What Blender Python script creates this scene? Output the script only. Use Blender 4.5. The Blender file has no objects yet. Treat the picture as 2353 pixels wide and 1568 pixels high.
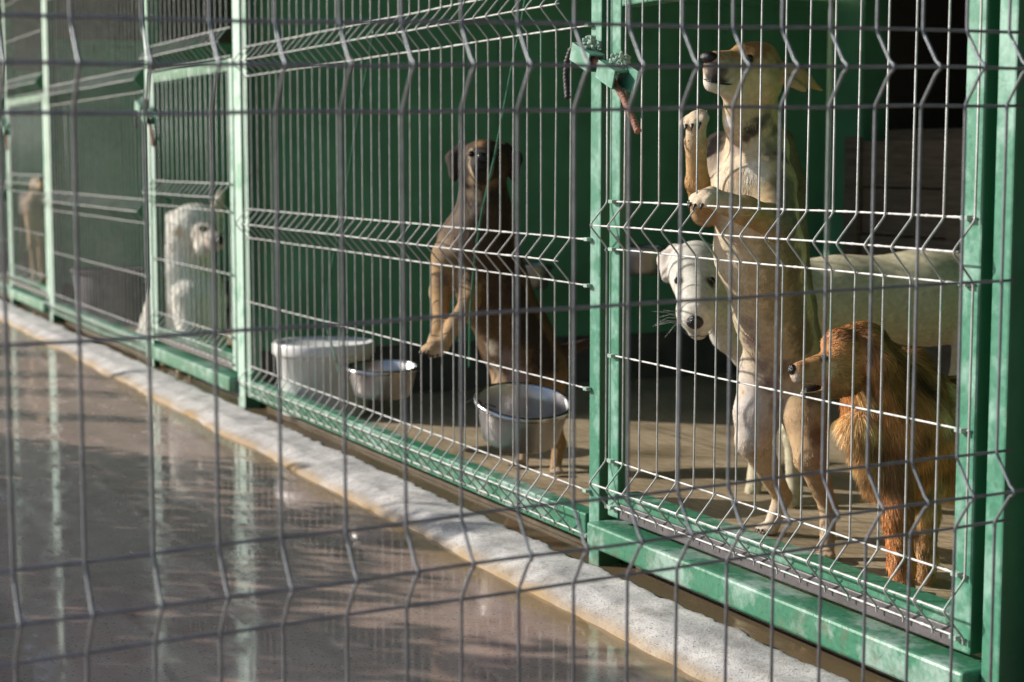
import bpy, math, random
import numpy as np
from mathutils import Vector, Matrix, noise as mnoise

SC = bpy.context.scene
COL = SC.collection
rng = np.random.default_rng(7)
random.seed(7)

# ------------------------------------------------------------------ camera
FPX, PCX, PCY = 4000.0, 1176.5, 784.0            # focal length and centre, in pixels of a 2353 px wide picture
PITCH = math.atan(418 / FPX)
YAW = math.radians(25.2)
CAM = np.array([0.0, -1.82, 0.90])
FW = np.array([-math.cos(YAW) * math.cos(PITCH), math.sin(YAW) * math.cos(PITCH), -math.sin(PITCH)])
RT = np.array([math.sin(YAW), math.cos(YAW), 0.0])
UP = np.cross(RT, FW)
cam = bpy.data.cameras.new("camera")
cam_o = bpy.data.objects.new("camera", cam)
COL.objects.link(cam_o)
cam_o.matrix_world = Matrix(((RT[0], UP[0], -FW[0], CAM[0]), (RT[1], UP[1], -FW[1], CAM[1]),
                             (RT[2], UP[2], -FW[2], CAM[2]), (0, 0, 0, 1)))
cam.sensor_width = 36
cam.lens = FPX / 2353 * 36
cam.clip_start = 0.05
cam.clip_end = 500
cam.dof.use_dof = True
cam.dof.focus_distance = 3.35
cam.dof.aperture_fstop = 4.6
SC.camera = cam_o

# ------------------------------------------------------------------ light
SUN_EL = math.radians(24)
SUN_TO = np.array([-0.65, -0.76, math.tan(SUN_EL)])
SUN_TO = SUN_TO / np.linalg.norm(SUN_TO)
w = bpy.data.worlds.new("World")
SC.world = w
w.use_nodes = True
sky = w.node_tree.nodes.new("ShaderNodeTexSky")
sky.sky_type = 'NISHITA'
sky.sun_disc = False
sky.sun_elevation = SUN_EL
sky.sun_rotation = math.atan2(SUN_TO[0], SUN_TO[1])
bg = w.node_tree.nodes["Background"]
bg.inputs["Strength"].default_value = 0.125
w.node_tree.links.new(sky.outputs["Color"], bg.inputs["Color"])
sun = bpy.data.lights.new("sun", 'SUN')
sun.energy = 4.0
sun.angle = math.radians(0.5)
sun.color = (1.0, 0.95, 0.87)
sun_o = bpy.data.objects.new("sun", sun)
COL.objects.link(sun_o)
sun_o.location = (-4, -8, 6)
sun_o.rotation_euler = Vector(SUN_TO).to_track_quat('Z', 'Y').to_euler()

SC.view_settings.view_transform = 'Standard'
SC.view_settings.look = 'None'
SC.view_settings.exposure = 0.62
SC.view_settings.gamma = 1.0
SC.render.engine = 'CYCLES'
SC.cycles.max_bounces = 8
SC.cycles.use_denoising = True


# ------------------------------------------------------------------ helpers
def S(u, v, t):
    """world point seen at picture position (u, v) at depth t"""
    return CAM + t * (FW + (u - PCX) / FPX * RT - (v - PCY) / FPX * UP)


def on_y(u, v, y):
    d = FW + (u - PCX) / FPX * RT - (v - PCY) / FPX * UP
    return CAM + (y - CAM[1]) / d[1] * d


def on_floor(u, v, z=0.0):
    d = FW + (u - PCX) / FPX * RT - (v - PCY) / FPX * UP
    return CAM + (z - CAM[2]) / d[2] * d


def tag(o, label=None, cat=None, group=None, kind=None):
    if label: o["label"] = label
    if cat: o["category"] = cat
    if group: o["group"] = group
    if kind: o["kind"] = kind
    return o


def empty(name, loc):
    o = bpy.data.objects.new(name, None)
    COL.objects.link(o)
    o.location = loc
    o.empty_display_size = 0.05
    return o


def link_mesh(name, verts, faces, mat, parent=None, smooth=True, bevel=0):
    me = bpy.data.meshes.new(name)
    verts = np.asarray(verts, dtype=float)
    if parent is not None:
        p, off = parent, np.zeros(3)
        while p is not None:
            off = off + np.array(p.location)
            p = p.parent
        verts = verts - off
    me.from_pydata(verts.tolist(), [], faces if isinstance(faces, list) else faces.tolist())
    if smooth:
        me.polygons.foreach_set("use_smooth", [True] * len(me.polygons))
    me.update()
    if mat: me.materials.append(mat)
    o = bpy.data.objects.new(name, me)
    COL.objects.link(o)
    o.parent = parent
    if bevel:
        b = o.modifiers.new("bevel", 'BEVEL')
        b.width = bevel
        b.segments = 2
        b.limit_method = 'ANGLE'
    return o


class MB:
    def __init__(self):
        self.v, self.f, self.smooth = [], [], False

    def add(self, vs, fs):
        n = len(self.v)
        self.v.extend([tuple(map(float, p)) for p in vs])
        self.f.extend([tuple(i + n for i in q) for q in fs])
        return self

    def box(self, lo, hi, rot=None, at=None):
        x0, y0, z0 = lo
        x1, y1, z1 = hi
        vs = np.array([(x0, y0, z0), (x1, y0, z0), (x1, y1, z0), (x0, y1, z0),
                       (x0, y0, z1), (x1, y0, z1), (x1, y1, z1), (x0, y1, z1)], float)
        if rot is not None: vs = vs @ np.asarray(rot).T
        if at is not None: vs = vs + np.asarray(at)
        return self.add(vs, [(0, 3, 2, 1), (4, 5, 6, 7), (0, 1, 5, 4), (1, 2, 6, 5), (2, 3, 7, 6), (3, 0, 4, 7)])

    def tube(self, pts, r, n=6, caps=True):
        self.smooth = True
        pts = np.asarray(pts, float)
        m = len(pts)
        rr = np.full(m, r) if np.isscalar(r) else np.asarray(r)
        tan = np.gradient(pts, axis=0)
        tan /= np.linalg.norm(tan, axis=1)[:, None] + 1e-12
        ref = np.array([0, 0, 1.0]) if abs(tan[0][2]) < 0.9 else np.array([1.0, 0, 0])
        vs = []
        nrm = np.cross(tan[0], ref)
        nrm /= np.linalg.norm(nrm)
        ang = np.arange(n) * 2 * math.pi / n
        for i in range(m):
            nrm = nrm - tan[i] * (nrm @ tan[i])
            nrm /= np.linalg.norm(nrm)
            b = np.cross(tan[i], nrm)
            vs.append(pts[i] + rr[i] * (np.cos(ang)[:, None] * nrm + np.sin(ang)[:, None] * b))
        vs = np.concatenate(vs)
        fs = [(i * n + j, i * n + (j + 1) % n, (i + 1) * n + (j + 1) % n, (i + 1) * n + j)
              for i in range(m - 1) for j in range(n)]
        if caps:
            fs += [tuple(range(n - 1, -1, -1)), tuple((m - 1) * n + j for j in range(n))]
        return self.add(vs, fs)

    def lathe(self, prof, c, n=48, tilt=None):
        self.smooth = True
        vs, fs = [], []
        for r, z in prof:
            for j in range(n):
                a = j * 2 * math.pi / n
                vs.append((r * math.cos(a), r * math.sin(a), z))
        vs = np.array(vs)
        if tilt is not None: vs = vs @ np.asarray(tilt).T
        vs = vs + np.asarray(c)
        m = len(prof)
        fs = [(i * n + j, i * n + (j + 1) % n, (i + 1) * n + (j + 1) % n, (i + 1) * n + j)
              for i in range(m - 1) for j in range(n)]
        return self.add(vs, fs)

    def ell(self, c, ax, rad, nu=20, nv=12):
        """ellipsoid: ax rows are the axis directions"""
        self.smooth = True
        vs, fs = [], []
        ax = np.asarray(ax)
        for i in range(nv + 1):
            th = math.pi * i / nv
            for j in range(nu):
                ph = 2 * math.pi * j / nu
                l = np.array([math.sin(th) * math.cos(ph) * rad[0], math.sin(th) * math.sin(ph) * rad[1], math.cos(th) * rad[2]])
                vs.append(np.asarray(c) + l @ ax)
        for i in range(nv):
            for j in range(nu):
                fs.append((i * nu + j, (i + 1) * nu + j, (i + 1) * nu + (j + 1) % nu, i * nu + (j + 1) % nu))
        return self.add(vs, fs)

    def build(self, name, mat, parent=None, bevel=0, smooth=None):
        return link_mesh(name, self.v, self.f, mat, parent, self.smooth if smooth is None else smooth, bevel)


def shade_sides(o, mat):
    """pale paint stays on the front; sides and back are painted darker for their shade"""
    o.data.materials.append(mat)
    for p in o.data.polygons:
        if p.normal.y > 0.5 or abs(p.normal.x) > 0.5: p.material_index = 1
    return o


def unit(v):
    v = np.asarray(v, float)
    return v / (np.linalg.norm(v) + 1e-12)


# ------------------------------------------------------------------ materials
class NT:
    def __init__(self, name, rough=0.6, metal=0.0, spec=0.5):
        self.m = bpy.data.materials.new(name)
        self.m.use_nodes = True
        self.t = self.m.node_tree
        self.b = self.t.nodes["Principled BSDF"]
        self.b.inputs["Roughness"].default_value = rough
        self.b.inputs["Metallic"].default_value = metal
        self.b.inputs["Specular IOR Level"].default_value = spec
        self.tc = self.t.nodes.new("ShaderNodeTexCoord")

    def n(self, kind, **kw):
        nd = self.t.nodes.new(kind)
        for k, v in kw.items(): setattr(nd, k, v)
        return nd

    def L(self, a, b): self.t.links.new(a, b)

    def mapping(self, scale=(1, 1, 1), rot=(0, 0, 0), coord="Object"):
        mp = self.n("ShaderNodeMapping")
        mp.inputs["Scale"].default_value = scale
        mp.inputs["Rotation"].default_value = rot
        self.L(self.tc.outputs[coord], mp.inputs["Vector"])
        return mp.outputs["Vector"]

    def noise(self, scale, detail=4, rough=0.55, vec=None, dist=0.0):
        nd = self.n("ShaderNodeTexNoise")
        nd.inputs["Scale"].default_value = scale
        nd.inputs["Detail"].default_value = detail
        nd.inputs["Roughness"].default_value = rough
        nd.inputs["Distortion"].default_value = dist
        self.L(vec if vec is not None else self.tc.outputs["Object"], nd.inputs["Vector"])
        return nd.outputs["Fac"]

    def ramp(self, fac, stops, interp='LINEAR'):
        r = self.n("ShaderNodeValToRGB")
        r.color_ramp.interpolation = interp
        e = r.color_ramp.elements
        while len(e) < len(stops): e.new(0.5)
        for el, (p, c) in zip(e, stops):
            el.position = p
            el.color = (*c, 1) if not np.isscalar(c) else (c, c, c, 1)
        self.L(fac, r.inputs["Fac"])
        return r.outputs["Color"]

    def mix(self, fac, a, b, mode='MIX'):
        x = self.n("ShaderNodeMix", data_type='RGBA', blend_type=mode)
        if np.isscalar(fac): x.inputs["Factor"].default_value = fac
        else: self.L(fac, x.inputs["Factor"])
        for s, q in ((6, a), (7, b)):
            if isinstance(q, tuple): x.inputs[s].default_value = (*q, 1)
            else: self.L(q, x.inputs[s])
        return x.outputs[2]

    def base(self, c):
        if isinstance(c, tuple): self.b.inputs["Base Color"].default_value = (*c, 1)
        else: self.L(c, self.b.inputs["Base Color"])
        return self

    def rough(self, c): self.L(c, self.b.inputs["Roughness"]); return self

    def bump(self, h, strength=0.3, dist=0.01):
        bp = self.n("ShaderNodeBump")
        bp.inputs["Strength"].default_value = strength
        bp.inputs["Distance"].default_value = dist
        self.L(h, bp.inputs["Height"])
        self.L(bp.outputs["Normal"], self.b.inputs["Normal"])
        return self


def plain(name, c, rough=0.6, metal=0.0, var=0.15, scale=30, bump=0.0):
    q = NT(name, rough, metal)
    n1 = q.noise(scale, 4)
    q.base(q.ramp(n1, [(0.25, tuple(x * (1 - var) for x in c)), (0.75, tuple(min(1, x * (1 + var)) for x in c))]))
    if bump: q.bump(q.noise(scale * 3, 3), bump, 0.004)
    return q.m


# chalky pale green paint with worn, darker green blotches and rust flecks
def green_paint(name, pale, deep, cover, rust=True, rough=0.45):
    q = NT(name, rough)
    big = q.noise(7, 6, 0.65)
    fine = q.noise(90, 3, 0.6)
    streak = q.noise(26, 4, 0.6, q.mapping((1, 1, 0.12)))
    m1 = q.ramp(big, [(cover - 0.07, 0.0), (cover + 0.04, 1.0)])
    c = q.mix(m1, pale, deep)
    c = q.mix(q.ramp(streak, [(0.52, 0.0), (0.75, 0.55)]), c, deep)
    c = q.mix(q.ramp(fine, [(0.3, 0.75), (0.7, 1.0)]), (0.0, 0.0, 0.0), c)
    if rust:
        r = q.noise(38, 5, 0.7)
        c = q.mix(q.ramp(r, [(0.69, 0.0), (0.74, 0.85)]), c, (0.14, 0.055, 0.025))
    geo = q.n("ShaderNodeNewGeometry")
    sp = q.n("ShaderNodeSeparateXYZ")
    q.L(geo.outputs["Position"], sp.inputs[0])
    md = q.n("ShaderNodeMath", operation='MULTIPLY_ADD')
    q.L(sp.outputs["Z"], md.inputs[0])
    md.inputs[1].default_value = -1.6
    q.L(q.noise(24, 5, 0.7), md.inputs[2])
    c = q.mix(q.ramp(md.outputs[0], [(0.42, 0.0), (0.60, 0.55)]), c, (0.13, 0.10, 0.065))
    q.base(c)
    q.rough(q.ramp(fine, [(0.3, rough - 0.1), (0.7, rough + 0.15)]))
    q.bump(q.noise(140, 3), 0.25, 0.002)
    return q.m


M = {}
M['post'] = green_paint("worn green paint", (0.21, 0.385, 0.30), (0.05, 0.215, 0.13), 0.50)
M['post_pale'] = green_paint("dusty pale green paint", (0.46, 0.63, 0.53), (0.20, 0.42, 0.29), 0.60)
M['rail'] = green_paint("mottled green paint", (0.27, 0.40, 0.335), (0.048, 0.20, 0.115), 0.46, rough=0.35)
M['side'] = plain('deep green shaded-side paint', (0.022, 0.115, 0.055), 0.4, 0, 0.2, 12, 0.1)  # darker colour that carries the shade on frame sides and backs
M['deep'] = plain("deep green sheet paint", (0.100, 0.29, 0.155), 0.5, 0, 0.25, 4, 0.1)
M['scuff'] = plain('scuffed grey primer', (0.085, 0.075, 0.080), 0.5, 0, 0.35, 25, 0.4)
M['white_dust'] = plain("flaky pale primer", (0.30, 0.40, 0.33), 0.8, 0, 0.3, 60, 0.5)

q = NT("weathered white wire", 0.5, 0.0)
n1 = q.noise(45, 4, 0.6)
c = q.ramp(n1, [(0.3, (0.34, 0.33, 0.31)), (0.55, (0.60, 0.59, 0.57)), (0.8, (0.72, 0.71, 0.69))])
c = q.mix(q.ramp(q.noise(16, 4), [(0.62, 0.0), (0.72, 0.6)]), c, (0.20, 0.44, 0.30))
q.base(c).bump(q.noise(200, 2), 0.5, 0.002)
M['hwire'] = q.m
q = NT("dull galvanised wire", 0.5, 0.1)
n1 = q.noise(30, 4, 0.6)
c = q.ramp(n1, [(0.3, (0.30, 0.30, 0.29)), (0.7, (0.50, 0.49, 0.475))])
c = q.mix(q.ramp(q.noise(9, 5), [(0.62, 0.0), (0.7, 0.5)]), c, (0.15, 0.08, 0.05))
c = q.mix(q.ramp(q.noise(5, 4), [(0.60, 0.0), (0.70, 0.7)]), c, (0.12, 0.34, 0.22))
q.base(c).bump(q.noise(200, 2), 0.4, 0.002)
M['vwire'] = q.m
q = NT("dark galvanised fence wire", 0.42, 0.25)
n1 = q.noise(40, 4, 0.6)
c = q.ramp(n1, [(0.3, (0.11, 0.122, 0.136)), (0.7, (0.20, 0.218, 0.238))])
c = q.mix(q.ramp(q.noise(14, 5), [(0.68, 0.0), (0.75, 0.6)]), c, (0.11, 0.055, 0.035))
q.base(c).bump(q.noise(160, 2), 0.3, 0.002)
M['fence'] = q.m

# wet concrete yard
q = NT("wet concrete", 0.1, 0.0, 0.5)
big = q.noise(1.6, 5, 0.6)
mid = q.noise(14, 5, 0.6)
streaky = q.noise(5, 5, 0.6, q.mapping((1, 3.0, 1), (0, 0, 0.35)))
c = q.ramp(big, [(0.3, (0.26, 0.182, 0.152)), (0.7, (0.44, 0.315, 0.262))])
c = q.mix(q.ramp(mid, [(0.35, 0.0), (0.75, 0.5)]), c, (0.44, 0.355, 0.31))
c = q.mix(q.ramp(q.noise(160, 2), [(0.60, 0.0), (0.68, 0.6)]), c, (0.06, 0.048, 0.042))
sep = q.n("ShaderNodeSeparateXYZ")
q.L(q.tc.outputs["Object"], sep.inputs[0])
ad = q.n("ShaderNodeMath", operation='MULTIPLY_ADD')
q.L(q.noise(9, 4), ad.inputs[0])
ad.inputs[1].default_value = 0.10
q.L(sep.outputs["Y"], ad.inputs[2])
yy = q.n("ShaderNodeMapRange")
yy.inputs["From Min"].default_value = -0.42
yy.inputs["From Max"].default_value = 0.10
q.L(ad.outputs[0], yy.inputs["Value"])
c = q.mix(q.ramp(yy.outputs[0], [(0.26, 0.0), (0.38, 0.75), (0.52, 0.85), (0.60, 0.6)]), c, (0.26, 0.165, 0.065))
c = q.mix(q.ramp(yy.outputs[0], [(0.66, 0.0), (0.76, 0.9)]), c, (0.13, 0.097, 0.058))
q.base(c)
q.rough(q.ramp(streaky, [(0.38, 0.03), (0.55, 0.10), (0.68, 0.38)]))
hm = q.mix(q.ramp(streaky, [(0.5, 0.02), (0.70, 1.0)]), (0.5, 0.5, 0.5), q.mix(0.5, q.noise(50, 4), q.noise(260, 2)))
q.bump(hm, 0.22, 0.005)
M['wet'] = q.m

# pale rough cement curb
q = NT("rough pale cement", 0.85)
n1, n2, n3 = q.noise(6, 6, 0.65), q.noise(60, 4, 0.6), q.noise(220, 2)
c = q.ramp(n1, [(0.3, (0.30, 0.285, 0.275)), (0.62, (0.56, 0.535, 0.505))])
c = q.mix(q.ramp(n2, [(0.38, 0.45), (0.48, 0.0)]), c, (0.28, 0.26, 0.24))
c = q.mix(q.ramp(n3, [(0.615, 0.0), (0.665, 0.75)]), c, (0.08, 0.07, 0.06))
c = q.mix(q.ramp(q.noise(7, 6, 0.7), [(0.52, 0.0), (0.68, 0.55)]), c, (0.21, 0.175, 0.14))
at = q.n("ShaderNodeAttribute", attribute_name="edge")
c = q.mix(at.outputs["Fac"], c, (0.30, 0.19, 0.075))
at2 = q.n("ShaderNodeAttribute", attribute_name="crust")
c = q.mix(at2.outputs["Fac"], c, (0.045, 0.037, 0.03))
q.base(c).bump(q.mix(0.5, n2, n3), 0.55, 0.005)
M['curb'] = q.m

# brushed kennel floor
q = NT("brushed kennel floor", 0.7)
st = q.noise(10, 6, 0.65, q.mapping((1.2, 9, 1), (0, 0, 1.13)))
n2 = q.noise(3, 5)
c = q.ramp(st, [(0.3, (0.22, 0.165, 0.10)), (0.5, (0.37, 0.285, 0.18)), (0.75, (0.47, 0.385, 0.26))])
c = q.mix(q.ramp(n2, [(0.45, 0.0), (0.75, 0.7)]), c, (0.12, 0.085, 0.05))
q.base(c).rough(q.ramp(n2, [(0.4, 0.75), (0.7, 0.35)]))
q.bump(st, 0.35, 0.008)
M['floor'] = q.m

M['ledge'] = plain('wet brown shaded ledge', (0.12, 0.09, 0.055), 0.35, 0, 0.4, 20, 0.3)
M['plinth'] = plain("grey render plinth", (0.085, 0.08, 0.068), 0.8, 0, 0.35, 9, 0.4)
M['grey_wall'] = plain("grey brown block wall", (0.16, 0.14, 0.13), 0.9, 0, 0.3, 3, 0.4)
M['leaf'] = plain('dull green leaf', (0.06, 0.10, 0.03), 0.6, 0, 0.4, 12)
M['roof'] = plain("corrugated roof sheet", (0.16, 0.14, 0.12), 0.6, 0.2, 0.2, 4)
q = NT("old grey brown boards", 0.8)
gr = q.noise(6, 6, 0.6, q.mapping((1, 1, 14)))
c = q.ramp(gr, [(0.3, (0.10, 0.070, 0.048)), (0.7, (0.22, 0.16, 0.11))])
q.base(c).bump(gr, 0.4, 0.004)
M['wood'] = q.m
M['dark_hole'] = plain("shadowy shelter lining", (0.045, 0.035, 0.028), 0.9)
M['sack'] = plain("grey woven sack", (0.30, 0.30, 0.31), 0.8, 0, 0.25, 14, 0.3)
M['rust'] = plain("rusty rebar", (0.26, 0.125, 0.085), 0.8, 0.1, 0.45, 60, 0.6)
M['dark_iron'] = plain("dark iron hook", (0.06, 0.05, 0.05), 0.6, 0.4, 0.4, 60, 0.4)
M['cord'] = plain("green plastic cord", (0.03, 0.15, 0.09), 0.4, 0, 0.2, 40)
q = NT("stainless steel", 0.38, 0.9)
q.base(q.ramp(q.noise(12, 4), [(0.3, (0.34, 0.32, 0.31)), (0.7, (0.50, 0.48, 0.47))]))
q.rough(q.ramp(q.noise(40, 4), [(0.3, 0.28), (0.7, 0.48)]))
M['steel'] = q.m
M['steel_rim'] = plain("polished rim", (0.42, 0.41, 0.41), 0.22, 1.0, 0.05, 20)
q = NT("grimy white plastic", 0.4)
c = q.ramp(q.noise(5, 5), [(0.35, (0.72, 0.71, 0.68)), (0.7, (0.88, 0.88, 0.87))])
c = q.mix(q.ramp(q.noise(9, 6, 0.7), [(0.6, 0.0), (0.75, 0.6)]), c, (0.30, 0.25, 0.18))
q.base(c)
M['plastic'] = q.m
M['tub'] = plain("dark grey plastic", (0.045, 0.040, 0.046), 0.85, 0, 0.2, 8)
M['pebble'] = plain("pale pebble", (0.55, 0.45, 0.30), 0.8, 0, 0.3, 40, 0.5)
M['nose'] = plain("wet black nose", (0.012, 0.011, 0.012), 0.22, 0, 0.3, 200, 0.5)
M['eye'] = plain("dark brown eye", (0.018, 0.010, 0.006), 0.06)
M['claw'] = plain("dark claw", (0.035, 0.028, 0.024), 0.35)
M['tooth'] = plain("ivory tooth", (0.75, 0.70, 0.58), 0.3)
M['whisker'] = plain("white whisker", (0.8, 0.78, 0.74), 0.4)
M['skin'] = None
for nm in ("coat", "fur"):
    q = NT("dog " + nm, 0.75, 0, 0.2 if nm == "coat" else 0.3)
    at = q.n("ShaderNodeAttribute", attribute_name="col")
    if nm == "coat":
        c = q.mix(q.ramp(q.noise(70, 4, 0.65), [(0.3, 0.72), (0.7, 1.0)]), (0, 0, 0), at.outputs["Color"])
        q.base(c).bump(q.noise(260, 3, 0.6), 0.35, 0.003)
    else:
        q.base(at.outputs["Color"])
        q.b.inputs["Roughness"].default_value = 0.55
    M[nm] = q.m

# ------------------------------------------------------------------ setting
ZG = -0.017
g = MB()
g.box((-60, -40, ZG - 0.3), (60, 40, ZG))
tag(g.build("wet_ground", M['wet']), kind="structure")
fl = MB()
fl.box((-15, 0.085, ZG + 0.002), (0.5, 2.75, 0.0))
tag(fl.build("kennel_floor", M['floor']), kind="structure")
fe = MB()
fe.box((-15, 0.070, ZG + 0.001), (0.5, 0.0845, -0.004))  # dark strip: wet brown plus the shade of the gap under the sill
tag(fe.build("floor_edge", M['ledge']), kind="structure")

# curb strip: rough lump of cement along the kennel front
xs = np.arange(-15, -1.2, 0.011)
prof = np.linspace(0, 1, 22)
vv, edge, crust = [], [], []
for x in xs:
    wob = 0.020 * mnoise.noise((x * 2.2, 0, 0)) + 0.006 * mnoise.noise((x * 11, 3, 0))
    wob2 = 0.012 * mnoise.noise((x * 2.6, 9, 0)) + 0.012 * mnoise.noise((x * 17, 5, 0)) + 0.010 * mnoise.noise((x * 42, 5, 0))
    y0, y1 = -0.245 + wob, -0.050 + wob2
    for s in prof:
        y = y0 + (y1 - y0) * s
        h = 0.031 * min(1, (s / 0.38)) ** 0.7 * (1 if s < 0.93 else max(0, (1 - s) / 0.07) ** 0.35)
        h += (0.006 * mnoise.noise((x * 7, y * 9, 1)) + 0.002 * mnoise.noise((x * 26, y * 26, 4)) - 0.006 * max(0, mnoise.noise((x * 12, y * 16, 9)) - 0.25) + 0.0009 * mnoise.noise((x * 70, y * 70, 2))) * (0 if s in (0, 1) else 1)
        vv.append((x, y, ZG - (0.01 if s in (0, 1) else 0) + max(h, -0.004)))
        e = max(0, 1 - s / (0.20 + 0.12 * mnoise.noise((x * 3, 5, 7)))) * (0.9 + 0.7 * mnoise.noise((x * 6, 2, 7)))
        edge.append(min(1, max(0, e)))
        k = max(0, (s - 0.90) / 0.10) * (0.75 + 1.5 * mnoise.noise((x * 14, y * 20, 8)))
        crust.append(min(1, max(0, k * 1.6)))
m_ = len(prof)
ff = [(i * m_ + j, (i + 1) * m_ + j, (i + 1) * m_ + j + 1, i * m_ + j + 1) for i in range(len(xs) - 1) for j in range(m_ - 1)]
curb = link_mesh("curb", vv, ff, M['curb'])
for nm, dat in (("edge", edge), ("crust", crust)):
    a = curb.data.attributes.new(nm, 'FLOAT', 'POINT')
    a.data.foreach_set("value", dat)
tag(curb, kind="structure")

# ------------------------------------------------------------------ walls and roof
PART_X = [(-6.235, "green sheet partition behind the white bucket and brown dog"),
          (-10.03, "green sheet partition behind the pale sitting dog"),
          (-13.9, "green sheet partition at the far left end of the kennels"),
          (-2.03, "green sheet partition at the near right end of the kennels")]
for x, lb in PART_X:
    r = empty("partition_wall", (x, 1.33, 0))
    tag(r, lb, "wall", "green partitions between the kennels")
    s = MB()
    # sheets, slightly stepped at each joint
    for k, (a, b) in enumerate(((0.07, 1.05), (1.05, 2.02), (2.02, 2.60))):
        s.box((x - 0.012 - 0.002 * (k % 2), a, 0.19), (x + 0.012 + 0.003 * (k % 2), b - 0.004, 1.53))
    s.build("sheet", M['deep'], r)
    s = MB()
    s.box((x - 0.03, 0.07, 0.0), (x + 0.03, 2.60, 0.187))
    s.build("plinth", M['plinth'], r)
    s = MB()
    s.box((x - 0.02, 0.07, 1.533), (x + 0.02, 2.60, 1.57))
    s.build("top_rail", M['deep'], r)

bw = empty("back_wall", (-8, 2.68, 0))
tag(bw, "dark green rear wall closing off the kennels behind the dogs", "wall")
s = MB()
s.box((-15, 2.62, 0.0), (-6.0, 2.74, 2.3))
s.box((-6.0, 2.62, 1.95), (-4.6, 2.74, 2.3))
s.box((-4.6, 2.62, 0.0), (0.5, 2.74, 2.3))
s.build("sheet", M['deep'], bw)
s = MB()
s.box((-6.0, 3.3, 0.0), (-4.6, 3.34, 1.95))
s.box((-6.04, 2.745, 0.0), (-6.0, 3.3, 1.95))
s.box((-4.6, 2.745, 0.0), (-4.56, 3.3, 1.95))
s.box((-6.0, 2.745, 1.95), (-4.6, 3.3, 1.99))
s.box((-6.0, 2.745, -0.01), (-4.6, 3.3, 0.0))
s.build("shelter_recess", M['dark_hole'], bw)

ew = MB()
ew.box((-15.2, 0.2, ZG - 0.01), (-15.02, 7, 3.4))
for k in range(5):
    ew.box((-15.02, 0.4 + 1.45 * k, 0), (-14.99, 0.42 + 1.45 * k, 3.4))
tag(ew.build("end_wall", M['grey_wall']), "grey brown block wall beyond the far end of the kennel row", "wall")

for i, (x, y, rx, hh) in enumerate(((-4.2, -3.0, 0.40, 1.3), (-4.9, -3.1, 0.46, 1.6), (-5.6, -3.0, 0.48, 1.45), (-6.3, -3.1, 0.50, 1.7), (-7.0, -3.0, 0.46, 1.55),
                                  (-7.6, -3.1, 0.30, 1.35), (-8.35, -3.1, 0.17, 1.6), (-9.0, -3.0, 0.20, 1.5), (-9.75, -3.1, 0.16, 1.7), (-10.6, -3.0, 0.25, 1.6))):
    br = empty("shadow_bush", (x, y, 0))  # unseen bushes, added to throw soft shadow bands across the yard
    tag(br, "leafy bush added out of view to cast shadow bands on the yard", "bush", "bushes added out of view to shade the yard")
    rb = np.random.default_rng(40 + i)
    n = int((3300 if i < 6 else 2600) * (rx / 0.4) * hh / 1.4)
    d = rb.standard_normal((n, 3))
    d /= np.linalg.norm(d, axis=1)[:, None]
    c_ = np.array([x, y, hh * 0.56]) + d * np.array([rx, rx * 0.8, hh * 0.46]) * (rb.random((n, 1)) ** 0.4) * (1 + 0.25 * np.array([[mnoise.noise(Vector(q_ * 2.2 + i))] for q_ in d]))
    a1 = rb.standard_normal((n, 3))
    a1 /= np.linalg.norm(a1, axis=1)[:, None]
    a2 = np.cross(a1, rb.standard_normal((n, 3)))
    a2 /= np.linalg.norm(a2, axis=1)[:, None]
    vs = np.stack([c_ - a1 * 0.035, c_ + a2 * 0.016, c_ + a1 * 0.035, c_ - a2 * 0.016], 1).reshape(-1, 3)
    link_mesh("foliage", vs, (np.arange(n)[:, None] * 4 + np.arange(4)).tolist(), M['leaf'], br, smooth=False)
    st = MB()
    st.tube([(x, y, ZG), (x + 0.02, y, hh * 0.4), (x - 0.02, y + 0.03, hh * 0.8)], [0.03, 0.022, 0.008], 8)
    st.build("stem", M['wood'], br)
hw = MB()
hw.box((2.3, -7, ZG - 0.01), (2.5, 6, 3.0))  # unseen wall, added to keep sky light off the post sides
tag(hw.build("sky_block_wall", M['grey_wall']), "grey brown wall added behind the viewer to block sky light", "wall")

rf = empty("roof", (-7, 1.3, 2.3))
tag(rf, "low corrugated roof over the row of kennels", "roof")
s = MB()
xs2 = np.arange(-15, 0.6, 0.03)
vs = []
for x in xs2:
    zz = 0.012 * math.cos(x * 2 * math.pi / 0.12)
    vs += [(x, -0.55, 2.36 + zz), (x, 2.9, 2.34 + zz), (x, -0.55, 2.364 + zz), (x, 2.9, 2.344 + zz)]  # unseen eave, carried forward to keep sun off the rear boards
fs = []
for i in range(len(xs2) - 1):
    a, b = i * 4, i * 4 + 4
    fs += [(a, a + 1, b + 1, b), (a + 2, b + 2, b + 3, a + 3), (a, b, b + 2, a + 2), (a + 1, a + 3, b + 3, b + 1)]
s.add(vs, fs)
s.build("sheet", M['roof'], rf)
s = MB()
s.box((-15, -0.06, 2.27), (0.5, 0.0, 2.34))
s.box((-15, 1.3, 2.27), (0.5, 1.36, 2.33))
s.build("beam", M['deep'], rf)


# ------------------------------------------------------------------ wire panels
def fold_path(z0, z1, folds, h, tip):
    """(z, offset) of one vertical wire with rounded V folds"""
    pts = [(z0, 0.0)]
    for c in sorted(folds):
        for dz, o in ((-1.12, 0.0), (-0.95, 0.02), (-0.84, 0.13), (-0.16, 0.86), (-0.06, 0.97), (0, 1.0),
                      (0.06, 0.97), (0.16, 0.86), (0.84, 0.13), (0.95, 0.02), (1.12, 0.0)):
            z = c + dz * h
            if z0 < z < z1: pts.append((z, o * tip))
    pts.append((z1, 0.0))
    return pts


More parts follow.
